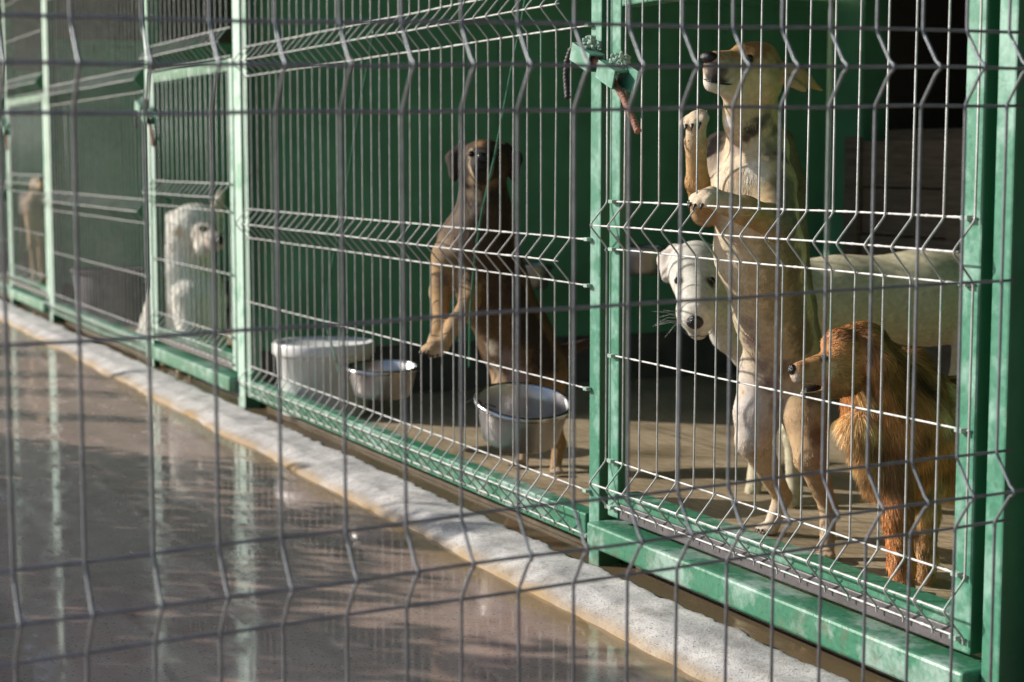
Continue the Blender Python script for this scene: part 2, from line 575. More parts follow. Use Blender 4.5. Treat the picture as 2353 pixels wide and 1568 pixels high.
def wire_panel(root, x0, x1, first, step, z0, z1, folds, singles, y=-0.003, h=0.052, tip=0.036, r=0.0021):
    nv = int(math.floor((x1 - first) / step + 1e-6)) + 1
    mb = MB()
    for k in range(nv):
        x = first + k * step + random.uniform(-0.003, 0.003)
        lean = random.uniform(-0.004, 0.004)
        bow = random.uniform(-0.003, 0.003)
        pp = fold_path(z0, z1, folds, h, tip)
        if random.random() < 0.15:
            pp = sorted(pp + [((z0 + z1) / 2 + random.uniform(-0.2, 0.2), random.uniform(-0.004, 0.004))])
        mb.tube([(x + lean * (z - z0) / (z1 - z0) + bow * math.sin(3 * z), y - o - (0.0045 if o > 0.03 else 0.0), z) for z, o in pp], r, 6)
    mb.build("vertical_wires", M['vwire'], root)
    hb = MB()
    hz = [(z, 0.0) for z in singles]
    for c in folds: hz += [(c - h, 0.0), (c + h, 0.0), (c, tip)]
    for z, o in hz:
        if not (z0 - 1e-6 <= z <= z1 + 1e-6): continue
        n = 170
        xe0, xe1 = (x0, x1) if o == 0 else (first - 0.008, first + (nv - 1) * step + 0.008)
        hb.tube([(xe0 + (xe1 - xe0) * i / n, y + 0.0005 - o + (0.0035 if o == 0 else 0.0), z + 0.0015 * mnoise.noise(((xe0 + (xe1 - xe0) * i / n) * 3, z * 7, 0))) for i in range(n + 1)],
                [r * (1.0 + 0.10 * mnoise.noise((i * 1.7, z * 31, 2)) + (0.42 if mnoise.noise((i * 0.61, z * 13, 5)) > 0.42 else 0)) for i in range(n + 1)], 6)
    hb.build("horizontal_wires", M['hwire'], root)
    return hz


def clips(root, x, zs, side=1):
    for z in zs:
        c = MB()
        c.box((x - 0.009, -0.010, z - 0.004), (x + 0.009, 0.0035, z + 0.004))
        c.build("clip", M['white_dust'], root, bevel=0.0015)


PF = [0.097, 0.669, 1.247, 1.82]


def fixed_panel(x0, x1, first, label, paint='post_pale'):
    r = empty("mesh_panel", ((x0 + x1) / 2, 0, 0.03))
    tag(r, label, "fence panel", "fixed wire mesh panels of the kennel front")
    hz = wire_panel(r, x0, x1, first, 0.0755, 0.04, 2.26, PF, [0.383])
    s = MB()
    s.box((x0 + 0.027, 0.004, 0.030), (x1, 0.05, 0.092))
    s.build("bottom_rail", M['rail'], r, bevel=0.004)
    s = MB()
    s.box((x0, 0.004, 2.21), (x1, 0.05, 2.265))
    s.build("top_rail", M['rail'], r, bevel=0.004)
    s = MB()
    s.box((x0 - 0.018, 0.006, 0.030), (x0 + 0.026, 0.05, 2.205))
    shade_sides(s.build("edge_bar", M[paint], r, bevel=0.003), M['side'])
    clips(r, x1 + 0.02, [z for z, o in hz if o == 0 and z < 1.6])
    return r


DF = [0.184, 0.756]


def kennel_door(x0, x1, first, label, paint='post_pale'):
    r = empty("kennel_door", ((x0 + x1) / 2, 0, 0.11))
    tag(r, label, "door", "mesh doors of the kennel front")
    hz = wire_panel(r, x0 + 0.004, x1 - 0.010, first, 0.0755, 0.125, 1.255, DF, [0.470])
    for a in (x0, x1 - 0.048):
        s = MB()
        s.box((a, 0.004, 0.108), (a + 0.048, 0.030 if a == x0 else 0.052, 1.27))
        st = shade_sides(s.build("stile", M[paint], r, bevel=0.004), M['side'])
        clips(st, x0 + 0.030 if a == x0 else x1 - 0.028, [z for z, o in hz if o == 0])
    s = MB()
    s.box((x0 + 0.05, 0.004, 0.143), (x1 - 0.05, 0.055, 0.168))
    s.build("bottom_rail", M['rail'], r, bevel=0.004)
    s = MB()
    s.box((x0 + 0.05, 0.007, 0.108), (x1 - 0.05, 0.052, 0.1425))
    s.build("scuffed_strip", M['scuff'], r, bevel=0.003)
    s = MB()
    s.box((x0 + 0.05, 0.004, 1.225), (x1 - 0.05, 0.055, 1.268))
    s.build("top_rail", M['rail'], r, bevel=0.004)
    s = MB()
    del s
    return r


def sill(x0, x1, label):
    s = MB()
    s.box((x0, -0.030, 0.034), (x1, 0.06, 0.090))
    o = s.build("door_sill", M['rail'], None, bevel=0.006)
    return tag(o, label, "sill", "green steel sills under the kennel doors")


def transom(x0, x1, first, label):
    r = empty("transom_panel", ((x0 + x1) / 2, 0, 1.28))
    tag(r, label, "fence panel", "mesh transoms above the kennel doors")
    wire_panel(r, x0, x1, first, 0.0755, 1.272, 2.26, [1.33, 1.9], [1.62])
    s = MB()
    s.box((x0, 0.004, 2.21), (x1, 0.05, 2.265))
    s.build("top_rail", M['rail'], r, bevel=0.004)


def post(x0, x1, label, y0=0.004, y1=0.064, ztop=2.27, paint='post'):
    s = MB()
    s.box((x0, y0, ZG - 0.02), (x1, y1, ztop))
    return tag(shade_sides(s.build("steel_post", M[paint], None, bevel=0.004), M['side']), label, "post", "square green posts of the kennel front")


def rebar(mb, pts, r):
    pts = np.asarray(pts, float)
    seg = np.linalg.norm(np.diff(pts, axis=0), axis=1)
    cum = np.concatenate([[0], np.cumsum(seg)])
    n = int(cum[-1] / 0.003)
    s = np.linspace(0, cum[-1], n)
    P = np.stack([np.interp(s, cum, pts[:, i]) for i in range(3)], 1)
    rr = [r * (1.22 if i % 3 == 0 else 0.92) for i in range(n)]
    mb.tube(P, rr, 8)


def latch(post_o, door, x):
    """tilted square tubes with a bent rebar pin; x is the left post's middle"""
    ax = unit((0.936, 0, -0.35))
    ay = np.array([0, 1.0, 0])
    az = np.cross(ax, ay)
    R = np.stack([ax, ay, az], 1)

    def sq(c, ln, w, name, par):
        mb = MB()
        a, t = w / 2, 0.004
        mb.box((-ln / 2, -a, -a), (ln / 2, a, -a + t), R, c)
        mb.box((-ln / 2, -a, a - t), (ln / 2, a, a), R, c)
        mb.box((-ln / 2, -a, -a + t), (ln / 2, -a + t, a - t), R, c)
        mb.box((-ln / 2, a - t, -a + t), (ln / 2, a, a - t), R, c)
        return mb.build(name, M['post'], par, bevel=0.001)
    d = x - (-3.446)
    c1 = np.array([-3.436 + d, -0.020, 1.123])
    c2 = np.array([-3.317 + d, -0.020, 1.080])
    ls = sq(c1, 0.088, 0.040, "latch_socket", post_o)
    lt = sq(c2, 0.080, 0.040, "latch_tube", door)
    pl = MB()
    pl.box((-0.035, -0.002, -0.032), (0.045, 0.002, 0.02), R, c2 + np.array([0.035, 0.016, 0.0]))
    pl.build("latch_plate", M['post'], lt, bevel=0.001)
    for c, nm, par in ((c1 + np.array([0.005, 0.005, 0.032]), "weld_lump", ls), (c2 + np.array([0.012, 0.008, 0.030]), "weld_lump", lt)):
        wl = MB()
        for _ in range(45):
            p = c + np.array([random.uniform(-0.024, 0.028), random.uniform(-0.012, 0.012), random.uniform(-0.014, 0.012)])
            wl.ell(p, np.eye(3), [random.uniform(0.002, 0.0065) for _ in range(3)], 8, 6)
        wl.v = [tuple(np.array(p) + 0.003 * np.array(mnoise.noise_vector(Vector(p) * 160))) for p in wl.v]
        wl.build(nm, M['white_dust'], par)
    pb = MB()
    rebar(pb, [c1 - 0.055 * ax + (0, 0.0, 0.01), c1 + 0.03 * ax + (0, 0, 0.004), c2 - (0.035, 0, -0.012), np.array([-3.272 + d, -0.022, 1.035]), np.array([-3.18 + d, -0.034, 0.956])], 0.0068)
    pb.build("latch_pin", M['rust'], door)
    hk = MB()
    rebar(hk, [c1 - 0.055 * ax + (0, 0, 0.012), (-3.512 + d, -0.022, 1.142), (-3.527 + d, -0.024, 1.118), (-3.528 + d, -0.026, 1.085), (-3.511 + d, -0.03, 1.035)], 0.0066)
    hk.build("latch_hook", M['dark_iron'], door)


# near kennel
p_mid = post(-3.466, -3.416, "green post with the tilted latch, between the brown dog's panel and the near door")
p_r = post(-2.126, -2.083, "green post at the right edge of the photo, beside the near door's hinge side")
p_l = post(-6.285, -6.195, "broad pale green post just left of the white bucket", paint='post_pale')
fixed_panel(-6.150, -3.482, -6.115, "long mesh panel in front of the brown dog and the white bucket")
d2 = kennel_door(-3.376, -2.152, -3.371, "mesh door in front of the tan standing dog and the red long haired dog", 'post')
sill(-3.412, -2.128, "near door sill with chalky paint blotches below the red long haired dog")
transom(-3.40, -2.11, -3.371, "mesh transom above the nearest kennel door, over the tan standing dog")
latch(p_mid, d2, -3.446)
# second kennel
p_m3 = post(-7.655, -7.600, "slim green post just left of the pale sitting dog", paint='post_pale')
p_l3 = post(-10.06, -9.975, "pale green post second from the left edge of the photo", paint='post_pale')
fixed_panel(-9.960, -7.660, -9.945, "blurred mesh panel left of the pale sitting dog, in front of the dark tub")
d3 = kennel_door(-7.565, -6.300, -7.545, "mesh door in front of the pale sitting dog")
sill(-7.598, -6.288, "green door sill below the pale sitting dog")
transom(-7.59, -6.30, -7.545, "mesh transom above the door of the pale sitting dog")
latch(p_m3, d3, -7.63)
# third kennel
p_m4 = post(-11.40, -11.345, "green post at the far left edge of the photo", paint='post_pale')
p_l4 = post(-13.95, -13.87, "end post of the kennel row, beyond the left edge of the photo")
fixed_panel(-13.86, -11.405, -13.83, "farthest mesh panel at the left edge of the photo")
d4 = kennel_door(-11.31, -10.075, -11.29, "farthest mesh door at the left, in front of the small distant dog")
sill(-11.34, -10.065, "farthest green door sill at the left edge of the photo")
transom(-11.33, -10.08, -11.29, "farthest mesh transom at the upper left, above the distant dog's door")
latch(p_m4, d4, -11.37)

# ------------------------------------------------------------------ foreground fence
r = empty("wire_fence", (-1.9, -0.9, 0.0))
tag(r, "dark grey wire mesh fence right in front of the viewer, across the whole photo", "fence")
FA = unit((-0.02, 1, 0.020))                     # along the fence, rising a little
FO = np.array([-1.877, -1.5257, 0.0])
FOLDS = [0.411, 0.997, 1.583]
mb = MB()
for k in range(-6, 19):
    b0 = FO + FA * (k * 0.0755)
    bow = random.uniform(-0.003, 0.003)
    ln = random.uniform(-0.003, 0.003)
    pp = fold_path(-0.01, 1.80, FOLDS, 0.051, 0.034)
    mb.tube([b0 + np.array([o + (0.0045 if o > 0.03 else 0), bow * math.sin(2.6 * z) + ln * (z - 0.9), z]) for z, o in pp], 0.00225, 8)
mb.build("vertical_wires", M['fence'], r)
mb = MB()
for c in FOLDS:
    for z, o in ((c - 0.051, 0), (c, 0.034), (c + 0.051, 0), (c - 0.293, 0)):
        n = 60
        mb.tube([FO + FA * (-0.50 + (0.50 + 18 * 0.0755 + 0.030) * i / n) + np.array([o - (0.0045 if o == 0 else 0), 0, z + 0.003 * mnoise.noise((i * 0.16, z * 9, 0))]) for i in range(n + 1)], 0.00225, 8)
mb.build("horizontal_wires", M['fence'], r)
s = MB()
s.box((-1.90, -2.04, ZG - 0.02), (-1.84, -1.98, 1.86))
tag(s.build("fence_post", M['post'], None, bevel=0.004), "green post of the near fence, outside the left edge of the photo", "post")


# ------------------------------------------------------------------ vessels
def bowl(u, v, y, rr, hh, roll, label, pitch=0.0):
    c = on_y(u, v, y)
    root = empty("steel_bowl", c)
    tag(root, label, "bowl", "steel feeding bowls hung on the wires")
    ca, sa = math.cos(roll), math.sin(roll)
    T = np.outer(FW, FW) + ca * (np.outer(RT, RT) + np.outer(UP, UP)) + sa * (np.outer(RT, UP) - np.outer(UP, RT))
    hv = unit(np.array([FW[0], FW[1], 0]))
    cp, sp_ = math.cos(pitch), math.sin(pitch)
    Tp = np.outer(RT, RT) + cp * (np.outer(hv, hv) + np.outer((0, 0, 1), (0, 0, 1))) + sp_ * (np.outer((0, 0, 1), hv) - np.outer(hv, (0, 0, 1)))
    T = T @ Tp
    mb = MB()
    mb.lathe([(0.0, -hh), (rr * 0.70, -hh), (rr * 0.76, -hh + 0.006), (rr * 0.80, -hh * 0.75), (rr * 0.88, -hh * 0.35), (rr * 0.93, -0.004), (rr * 0.925, -0.001),
              (rr * 0.905, -0.003), (rr * 0.86, -hh * 0.35), (rr * 0.78, -hh * 0.74), (rr * 0.73, -hh + 0.010), (0.0, -hh + 0.007)], c, 64, T)
    mb.build("basin", M['steel'], root)
    mb = MB()
    mb.lathe([(rr * 0.905, -0.003), (rr * 0.92, 0.003), (rr * 0.97, 0.003), (rr * 1.0, -0.002), (rr * 1.0, -0.008), (rr * 0.985, -0.010), (rr * 0.93, -0.006), (rr * 0.905, -0.003)], c, 64, T)
    mb.build("rim", M['steel_rim'], root)
    return root, c


def holder(root, c, rr, y_wire=0.004):
    for dx in (-0.045, 0.045):
        mb = MB()
        yy = c[1] - math.sqrt((rr * 0.99) ** 2 - dx * dx)
        mb.tube([(c[0] + dx, yy + 0.022, c[2] - 0.004), (c[0] + dx, yy - 0.004, c[2] + 0.006), (c[0] + dx, min(yy - 0.006, y_wire), c[2] - 0.004), (c[0] + dx, y_wire, c[2] - 0.02)], 0.002, 6)
        mb.build("wire_hook", M['dark_iron'], root)


b1, c = bowl(1203, 922, 0.155, 0.133, 0.112, 0.10, "large steel bowl below the brown dog, hung on the mesh at right", 0.24)
holder(b1, c, 0.133)
b2, c = bowl(879, 842, 0.130, 0.117, 0.094, 0.0, "steel bowl hung on the mesh beside the white bucket", 0.06)
holder(b2, c, 0.117)
b3, c = bowl(1478, 568, 1.35, 0.10, 0.10, 0.0, "shadowed steel bowl on the rear partition, left of the white dog's head")
b4, c = bowl(1222, 608, 1.1, 0.085, 0.09, 0.05, "dark steel bowl hanging in shade behind the brown dog's back")

cb = np.array([-5.84, 0.19, 0.0])
bk = empty("plastic_bucket", cb)
tag(bk, "squat white plastic bucket with a lid, on the kennel floor", "bucket")
mb = MB()
mb.lathe([(0.0, 0.002), (0.150, 0.002), (0.153, 0.008), (0.166, 0.205), (0.170, 0.207), (0.170, 0.214), (0.166, 0.216), (0.167, 0.232), (0.0, 0.233)], cb, 64)
mb.build("tub", M['plastic'], bk)
mb = MB()
mb.lathe([(0.168, 0.216), (0.179, 0.216), (0.182, 0.220), (0.181, 0.252), (0.176, 0.258), (0.166, 0.257), (0.160, 0.250), (0.0, 0.248)], cb, 64)
mb.build("lid", M['plastic'], bk)

# dark tub in the second kennel
ct = S(250, 700, 9.55)
ct[2] = 0.0
tb = empty("plastic_tub", ct)
tag(tb, "dark grey plastic tub on the floor of the kennel left of the pale dog", "tub")
mb = MB()
mb.lathe([(0.0, 0.004), (0.16, 0.004), (0.165, 0.012), (0.188, 0.29), (0.183, 0.29), (0.158, 0.02), (0.0, 0.016)], ct, 40)
mb.build("tub", M['tub'], tb)
mb = MB()
mb.lathe([(0.184, 0.284), (0.198, 0.284), (0.200, 0.302), (0.186, 0.303), (0.184, 0.284)], ct, 40)
mb.build("rim", M['tub'], tb)

# wooden barrier and sack in the shelter
wb = empty("board_barrier", (-5.7, 2.55, 0))
tag(wb, "old wooden board barrier in the dark corner behind the tan dog", "barrier")
mb = MB()
for k in range(5):
    mb.box((-6.02, 2.545 + 0.004 * (k % 2), 0.02 + k * 0.192), (-4.55, 2.575, 0.02 + k * 0.192 + 0.186))
mb.build("boards", M['wood'], wb, bevel=0.004)
for x in (-5.98, -5.32, -4.65):
    mb = MB()
    mb.box((x, 2.515, 0.0), (x + 0.09, 2.5425, 0.99))
    mb.build("batten", M['wood'], wb, bevel=0.004)
mb = MB()
for i, (p, rd) in enumerate((((-5.30, 2.72, 1.10), (0.10, 0.13, 0.10)), ((-5.27, 2.74, 1.32), (0.06, 0.10, 0.17)), ((-5.22, 2.76, 1.18), (0.12, 0.1, 0.10)))):
    mb.ell(p, np.eye(3), rd, 16, 10)
tag(mb.build("sack", M['sack']), "faint grey sack in the black shelter above the wooden barrier", "sack")
mb = MB()
mb.box((-5.9, 2.66, 0.0), (-4.7, 3.1, 1.02))
tag(mb.build("wooden_crate", M['wood'], None, bevel=0.005), "dark wooden crate behind the board barrier in the shelter", "crate")

for (u, v, s_) in ((377, 838, 0.020), (416, 852, 0.022), (438, 866, 0.012)):
    c = on_floor(u, v, ZG + s_ * 0.6)
    mb = MB()
    mb.ell(c, np.eye(3), (s_, s_ * 0.9, s_ * 0.75), 14, 9)
    mb.v = [tuple(np.array(p) + 0.25 * s_ * mnoise.noise(np.array(p) * 40)) for p in mb.v]
    lb = {0.020: "pale pebble leaning under the sill left of the other two", 0.022: "pale pebble in the middle below the sitting dog's door sill", 0.012: "smallest pale pebble, nearest the broad post"}[s_]
    tag(mb.build("pebble", M['pebble']), lb, "pebble", "pale pebbles under the sitting dog's sill")


def cord(pts, label, r=0.003):
    P = np.array(pts)
    k = np.linspace(0, len(P) - 1, 60)
    Q = np.stack([np.interp(k, range(len(P)), P[:, i]) for i in range(3)], 1)
    for _ in range(3): Q[1:-1] = (Q[:-2] + 2 * Q[1:-1] + Q[2:]) / 4
    mb = MB()
    mb.tube(Q, r, 8)
    tag(mb.build("green_cord", M['cord']), label, "cord", "green cords hanging in the mesh")


cord([on_y(u, v, 0.012) for u, v in ((1212, -40), (1203, 26), (1173, 169), (1137, 359), (1106, 492), (1091, 590), (1080, 718), (1079, 790), (1078, 845))],
     "green cord running down the mesh across the brown dog")
cord([on_y(u, v, 0.012) for u, v in ((858, 70), (849, 128), (829, 231), (803, 385), (778, 539), (760, 620), (752, 690), (751, 756), (767, 808), (779, 858))],
     "green cord hanging over the white bucket, left of the brown dog")


# ------------------------------------------------------------------ dogs: smooth union of rounded cones -> one surface
def smin(a, b, k):
    h = np.clip(0.5 + 0.5 * (b - a) / k, 0, 1)
    return b * (1 - h) + a * h - k * h * (1 - h)


def sd_cone(p, a, b, r1, r2):
    ba = b - a
    l2 = ba @ ba + 1e-12
    t = np.clip(((p - a) @ ba) / l2, 0, 1)
    q = p - a - t[..., None] * ba
    return np.sqrt((q * q).sum(-1)) - (r1 + (r2 - r1) * t)


def sd_ell(p, c, ax, rad):
    l = (p - c) @ np.asarray(ax).T
    rad = np.asarray(rad)
    k0 = np.sqrt(((l / rad) ** 2).sum(-1))
    k1 = np.sqrt(((l / rad ** 2) ** 2).sum(-1)) + 1e-9
    return k0 * (k0 - 1) / k1


def surface_nets(F, org, h):
    ins = F < 0
    nx, ny, nz = F.shape
    acc = np.zeros((nx - 1, ny - 1, nz - 1, 3), np.float32)
    cnt = np.zeros((nx - 1, ny - 1, nz - 1), np.int16)
    for ax in range(3):
        o1, o2 = [a for a in range(3) if a != ax]
        for d1 in (0, 1):
            for d2 in (0, 1):
                sl0 = [None] * 3
                sl1 = [None] * 3
                sl0[ax], sl1[ax] = slice(0, -1), slice(1, None)
                for o, d in ((o1, d1), (o2, d2)):
                    s_ = slice(d, F.shape[o] - 1 + d)
                    sl0[o] = sl1[o] = s_
                a, b = F[tuple(sl0)], F[tuple(sl1)]
                m = (a < 0) != (b < 0)
                t = np.where(m, a / np.where(m, a - b, 1), 0)
                acc[..., ax] += np.where(m, t, 0)
                acc[..., o1] += np.where(m, d1, 0)
                acc[..., o2] += np.where(m, d2, 0)
                cnt += m
    act = cnt > 0
    idx = -np.ones(act.shape, np.int64)
    idx[act] = np.arange(act.sum())
    cell = np.argwhere(act)
    V = (cell + acc[act] / cnt[act][:, None]) * h + org
    quads = []
    for ax in range(3):
        o1, o2 = (ax + 1) % 3, (ax + 2) % 3
        s0 = [slice(None)] * 3
        s1 = [slice(None)] * 3
        s0[ax], s1[ax] = slice(0, -1), slice(1, None)
        m = ins[tuple(s0)] != ins[tuple(s1)]
        fl_ = ins[tuple(s0)]
        e = np.argwhere(m)
        e = e[(e[:, o1] > 0) & (e[:, o2] > 0) & (e[:, o1] < F.shape[o1] - 1) & (e[:, o2] < F.shape[o2] - 1)]
        f0 = fl_[e[:, 0], e[:, 1], e[:, 2]]
        c = []
        for d1, d2 in ((-1, -1), (0, -1), (0, 0), (-1, 0)):
            q_ = e.copy()
            q_[:, o1] += d1
            q_[:, o2] += d2
            c.append(idx[q_[:, 0], q_[:, 1], q_[:, 2]])
        Q = np.stack(c, 1)
        Q[~f0] = Q[~f0][:, ::-1]
        quads.append(Q)
    return V, np.concatenate(quads)


class Dog:
    """coat patches come from the body pieces, blended by distance; flow gives the lie of the hair"""
    def __init__(self, name, base, label, h=0.005):
        self.root = empty(name, base)
        tag(self.root, label, "dog")
        self.p, self.h = [], h

    def cone(self, A, B, col, k=0.02, hair=0.014, solid=True, flow=None, cw=0.012, colB=None):
        a, b = np.asarray(A[0]), np.asarray(B[0])
        fl = unit(b - a) if flow is None else unit(flow)
        self.p.append(dict(t='c', a=a, b=b, ra=A[1], rb=B[1], col=np.array(col), colB=np.array(colB if colB is not None else col), k=k, hair=hair, solid=solid, flow=fl, cw=cw))

    def chain(self, J, col, **kw):
        for A, B in zip(J[:-1], J[1:]): self.cone(A, B, col, **kw)

    def ell(self, c, ax, rad, col, k=0.02, hair=0.014, solid=True, flow=(0, 0, -1), cw=0.012):
        self.p.append(dict(t='e', c=np.asarray(c), ax=np.asarray(ax), rad=np.asarray(rad), col=np.array(col), colB=np.array(col), k=k, hair=hair, solid=solid, flow=unit(flow), cw=cw))

    def spot(self, c, r, col, cw=0.006, hair=0.008):
        """a colour patch: marks the coat without changing the shape"""
        self.p.append(dict(t='c', a=np.asarray(c), b=np.asarray(c) + 1e-4, ra=r, rb=r, col=np.array(col), colB=np.array(col), k=0.01, hair=hair, solid=False, flow=np.array([0, 0, -1.0]), cw=cw, mark=True))

    def mark(self, u, v, rp, col, soft=6, hair=None):
        """a patch of coat colour or painted light and shade on the skin facing the viewer's side at (u, v)"""
        self.p.append(dict(uv=(u, v), rp=rp, col=np.array(col), soft=soft, hair=hair, solid=False, mark=True))

    def stroke(self, pts, rp, col, soft=6, hair=None):
        for (u0, v0), (u1, v1) in zip(pts[:-1], pts[1:]):
            n = max(1, int(math.hypot(u1 - u0, v1 - v0) / (0.6 * rp)))
            for i in range(n + 1): self.mark(u0 + (u1 - u0) * i / n, v0 + (v1 - v0) * i / n, rp, col, soft, hair)

    def line(self, name, mat, pts, rp):
        P, rr = [], []
        for i, (u, v) in enumerate(pts):
            t = self.skin(u, v)
            P.append(S(u, v, t))
            rr.append(rp * t / FPX * (0.5 if i in (0, len(pts) - 1) else 1))
        mb = MB()
        mb.tube(P, rr, 6)
        return mb.build(name, mat, self.root)

    def dist(self, q, P):
        if q['t'] == 'c': return sd_cone(P, q['a'], q['b'], q['ra'], q['rb'])
        return sd_ell(P, q['c'], q['ax'], q['rad'])

    def bounds(self, q):
        if q['t'] == 'c':
            r_ = max(q['ra'], q['rb'])
            return np.minimum(q['a'], q['b']) - r_, np.maximum(q['a'], q['b']) + r_
        r_ = max(q['rad'])
        return q['c'] - r_, q['c'] + r_

    def build(self, strands=0, seed=1, width=0.0011, lift=0.25, droop=0.35, clump=0.0):
        h = self.h
        sol = [q for q in self.p if q['solid']]
        lo = np.min([self.bounds(q)[0] for q in sol], 0) - 4 * h
        hi = np.max([self.bounds(q)[1] for q in sol], 0) + 4 * h
        N = np.ceil((hi - lo) / h).astype(int) + 1
        F = np.full(N, 1.0, np.float32)
        for q in sol:
            b0, b1 = self.bounds(q)
            m = 0.012 + q['k'] + 3 * h
            i0 = np.clip(np.floor((b0 - m - lo) / h).astype(int), 0, N - 1)
            i1 = np.clip(np.ceil((b1 + m - lo) / h).astype(int) + 1, 1, N)
            gx, gy, gz = np.meshgrid(*[lo[a] + h * np.arange(i0[a], i1[a]) for a in range(3)], indexing='ij')
            P = np.stack([gx, gy, gz], -1)
            d = self.dist(q, P).astype(np.float32)
            sl = tuple(slice(i0[a], i1[a]) for a in range(3))
            F[sl] = smin(F[sl], d, q['k'])
        V, Q = surface_nets(F, lo, h)
        self.V, self.Q = V, Q
        # coat colour, hair length, flow at the vertices
        W = np.zeros(len(V))
        C = np.zeros((len(V), 3))
        H = np.zeros(len(V))
        FL = np.zeros((len(V), 3))
        for q in self.p:
            if q.get('mark'): continue
            d = np.maximum(self.dist(q, V), -0.02)
            w_ = np.exp(-d / q['cw'])
            if q['t'] == 'c':
                ba = q['b'] - q['a']
                tt = np.clip((V - q['a']) @ ba / (ba @ ba + 1e-12), 0, 1)[:, None]
                cc = q['col'] * (1 - tt) + q['colB'] * tt
            else:
                cc = q['col'][None]
            W += w_
            C += w_[:, None] * cc
            H += w_ * q['hair']
            FL += w_[:, None] * q['flow']
        C /= W[:, None]
        H /= W
        FL /= np.linalg.norm(FL, axis=1)[:, None] + 1e-9
        Nz = np.array([mnoise.noise(Vector(v_ * 90)) + 0.6 * mnoise.noise(Vector(v_ * 35)) for v_ in V])
        C = C * (1 + 0.16 * Nz[:, None])
        tv = (V - CAM) @ FW
        uv = np.stack([PCX + FPX * ((V - CAM) @ RT) / tv, PCY - FPX * ((V - CAM) @ UP) / tv], 1)
        for q in self.p:
            if not q.get('mark'): continue
            if 'uv' in q:
                near = np.abs(uv - np.array(q['uv'])).max(1) < 7
                if not near.any(): continue
                t_ = tv[near].min()
                q['a'] = S(*q['uv'], t_)
                q['b'] = q['a'] + 1e-4
                q['t'] = 'c'
                q['ra'] = q['rb'] = 1.15 * q['rp'] * t_ / FPX
                q['cw'] = q['soft'] * t_ / FPX
            d = self.dist(q, V) + 0.7 * q['cw'] * Nz
            a = np.clip(0.5 - d / (1.2 * q['cw']), 0, 1)[:, None]
            C = C * (1 - a) + q['col'] * a
            if q['hair'] is not None: H = H * (1 - a[:, 0]) + q['hair'] * a[:, 0]
        if hasattr(self, 'paint'): C = self.paint(V, C)
        body = link_mesh("body", V, Q, M['coat'], self.root)
        a = body.data.attributes.new("col", 'FLOAT_COLOR', 'POINT')
        a.data.foreach_set("color", np.concatenate([C, np.ones((len(C), 1))], 1).astype(np.float32).ravel())
        self.uv, self.tv = uv, tv
        if strands: self.fur(V, Q, C, H, FL, strands, seed, width, lift, droop, clump)
        return self

    def fur(self, V, Q, C, H, FL, n, seed, width, lift, droop, clump):
        R = np.random.default_rng(seed)
        p0, p1, p2, p3 = V[Q[:, 0]], V[Q[:, 1]], V[Q[:, 2]], V[Q[:, 3]]
        nr = np.cross(p2 - p0, p3 - p1)
        ar = np.linalg.norm(nr, axis=1)
        nr /= ar[:, None] + 1e-12
        Hq = H[Q].mean(1)
        ar = ar * (Hq > 0.003)
        pick = R.choice(len(Q), n, p=ar / ar.sum())
        s, t = R.random((n, 1)), R.random((n, 1))
        B = (p0[pick] * (1 - s) + p1[pick] * s) * (1 - t) + (p3[pick] * (1 - s) + p2[pick] * s) * t
        Nn = nr[pick]
        f = FL[Q[pick, 0]]
        f = f - Nn * (f * Nn).sum(1)[:, None]
        f /= np.linalg.norm(f, axis=1)[:, None] + 1e-9
        # swirl so that the coat lies in tufts
        nz = np.array([mnoise.noise(Vector(b * 22)) for b in B])
        nz2 = np.array([mnoise.noise(Vector(b * 45 + 7)) for b in B])
        sid = np.cross(Nn, f)
        f = f + sid * (0.55 * nz + 0.25 * R.standard_normal(n))[:, None]
        f /= np.linalg.norm(f, axis=1)[:, None]
        L = Hq[pick] * (0.65 + 0.5 * R.random(n)) * (1 + 0.35 * nz2)
        lf = lift * (0.6 + 0.8 * R.random(n))[:, None]
        d0 = f + Nn * lf
        d0 /= np.linalg.norm(d0, axis=1)[:, None]
        g_ = np.array([0, 0, -1.0])
        d1 = d0 + g_ * droop - Nn * 0.10
        d1 /= np.linalg.norm(d1, axis=1)[:, None]
        d2 = d1 + g_ * droop * 0.8 + f * 0.15
        d2 /= np.linalg.norm(d2, axis=1)[:, None]
        B = B - Nn * 0.001
        L3 = L[:, None] / 3
        P = [B, B + d0 * L3, B + d0 * L3 + d1 * L3, B + d0 * L3 + d1 * L3 + d2 * L3]
        wd = np.cross(d0, Nn + 0.5 * R.standard_normal((n, 3)))
        wd /= np.linalg.norm(wd, axis=1)[:, None] + 1e-9
        wv = width * (0.7 + 0.6 * R.random((n, 1)))
        vs = np.stack([P[0] - wd * wv, P[0] + wd * wv, P[1] - wd * wv * 0.9, P[1] + wd * wv * 0.9,
                       P[2] - wd * wv * 0.6, P[2] + wd * wv * 0.6, P[3]], 1).reshape(-1, 3)
        b = (np.arange(n) * 7)[:, None]
        quads = np.concatenate([b + np.array([0, 1, 3, 2]), b + np.array([2, 3, 5, 4])])
        tris = b + np.array([4, 5, 6])
        off = np.array(self.root.location)
        me = bpy.data.meshes.new("fur")
        nv = len(vs)
        me.vertices.add(nv)
        me.vertices.foreach_set("co", (vs - off).astype(np.float32).ravel())
        loops = np.concatenate([quads.ravel(), tris.ravel()])
        me.loops.add(len(loops))
        me.loops.foreach_set("vertex_index", loops.astype(np.int32))
        npol = len(quads) + len(tris)
        me.polygons.add(npol)
        st = np.concatenate([np.arange(len(quads)) * 4, len(quads) * 4 + np.arange(len(tris)) * 3])
        me.polygons.foreach_set("loop_start", st.astype(np.int32))
        me.update(calc_edges=True)
        me.validate()
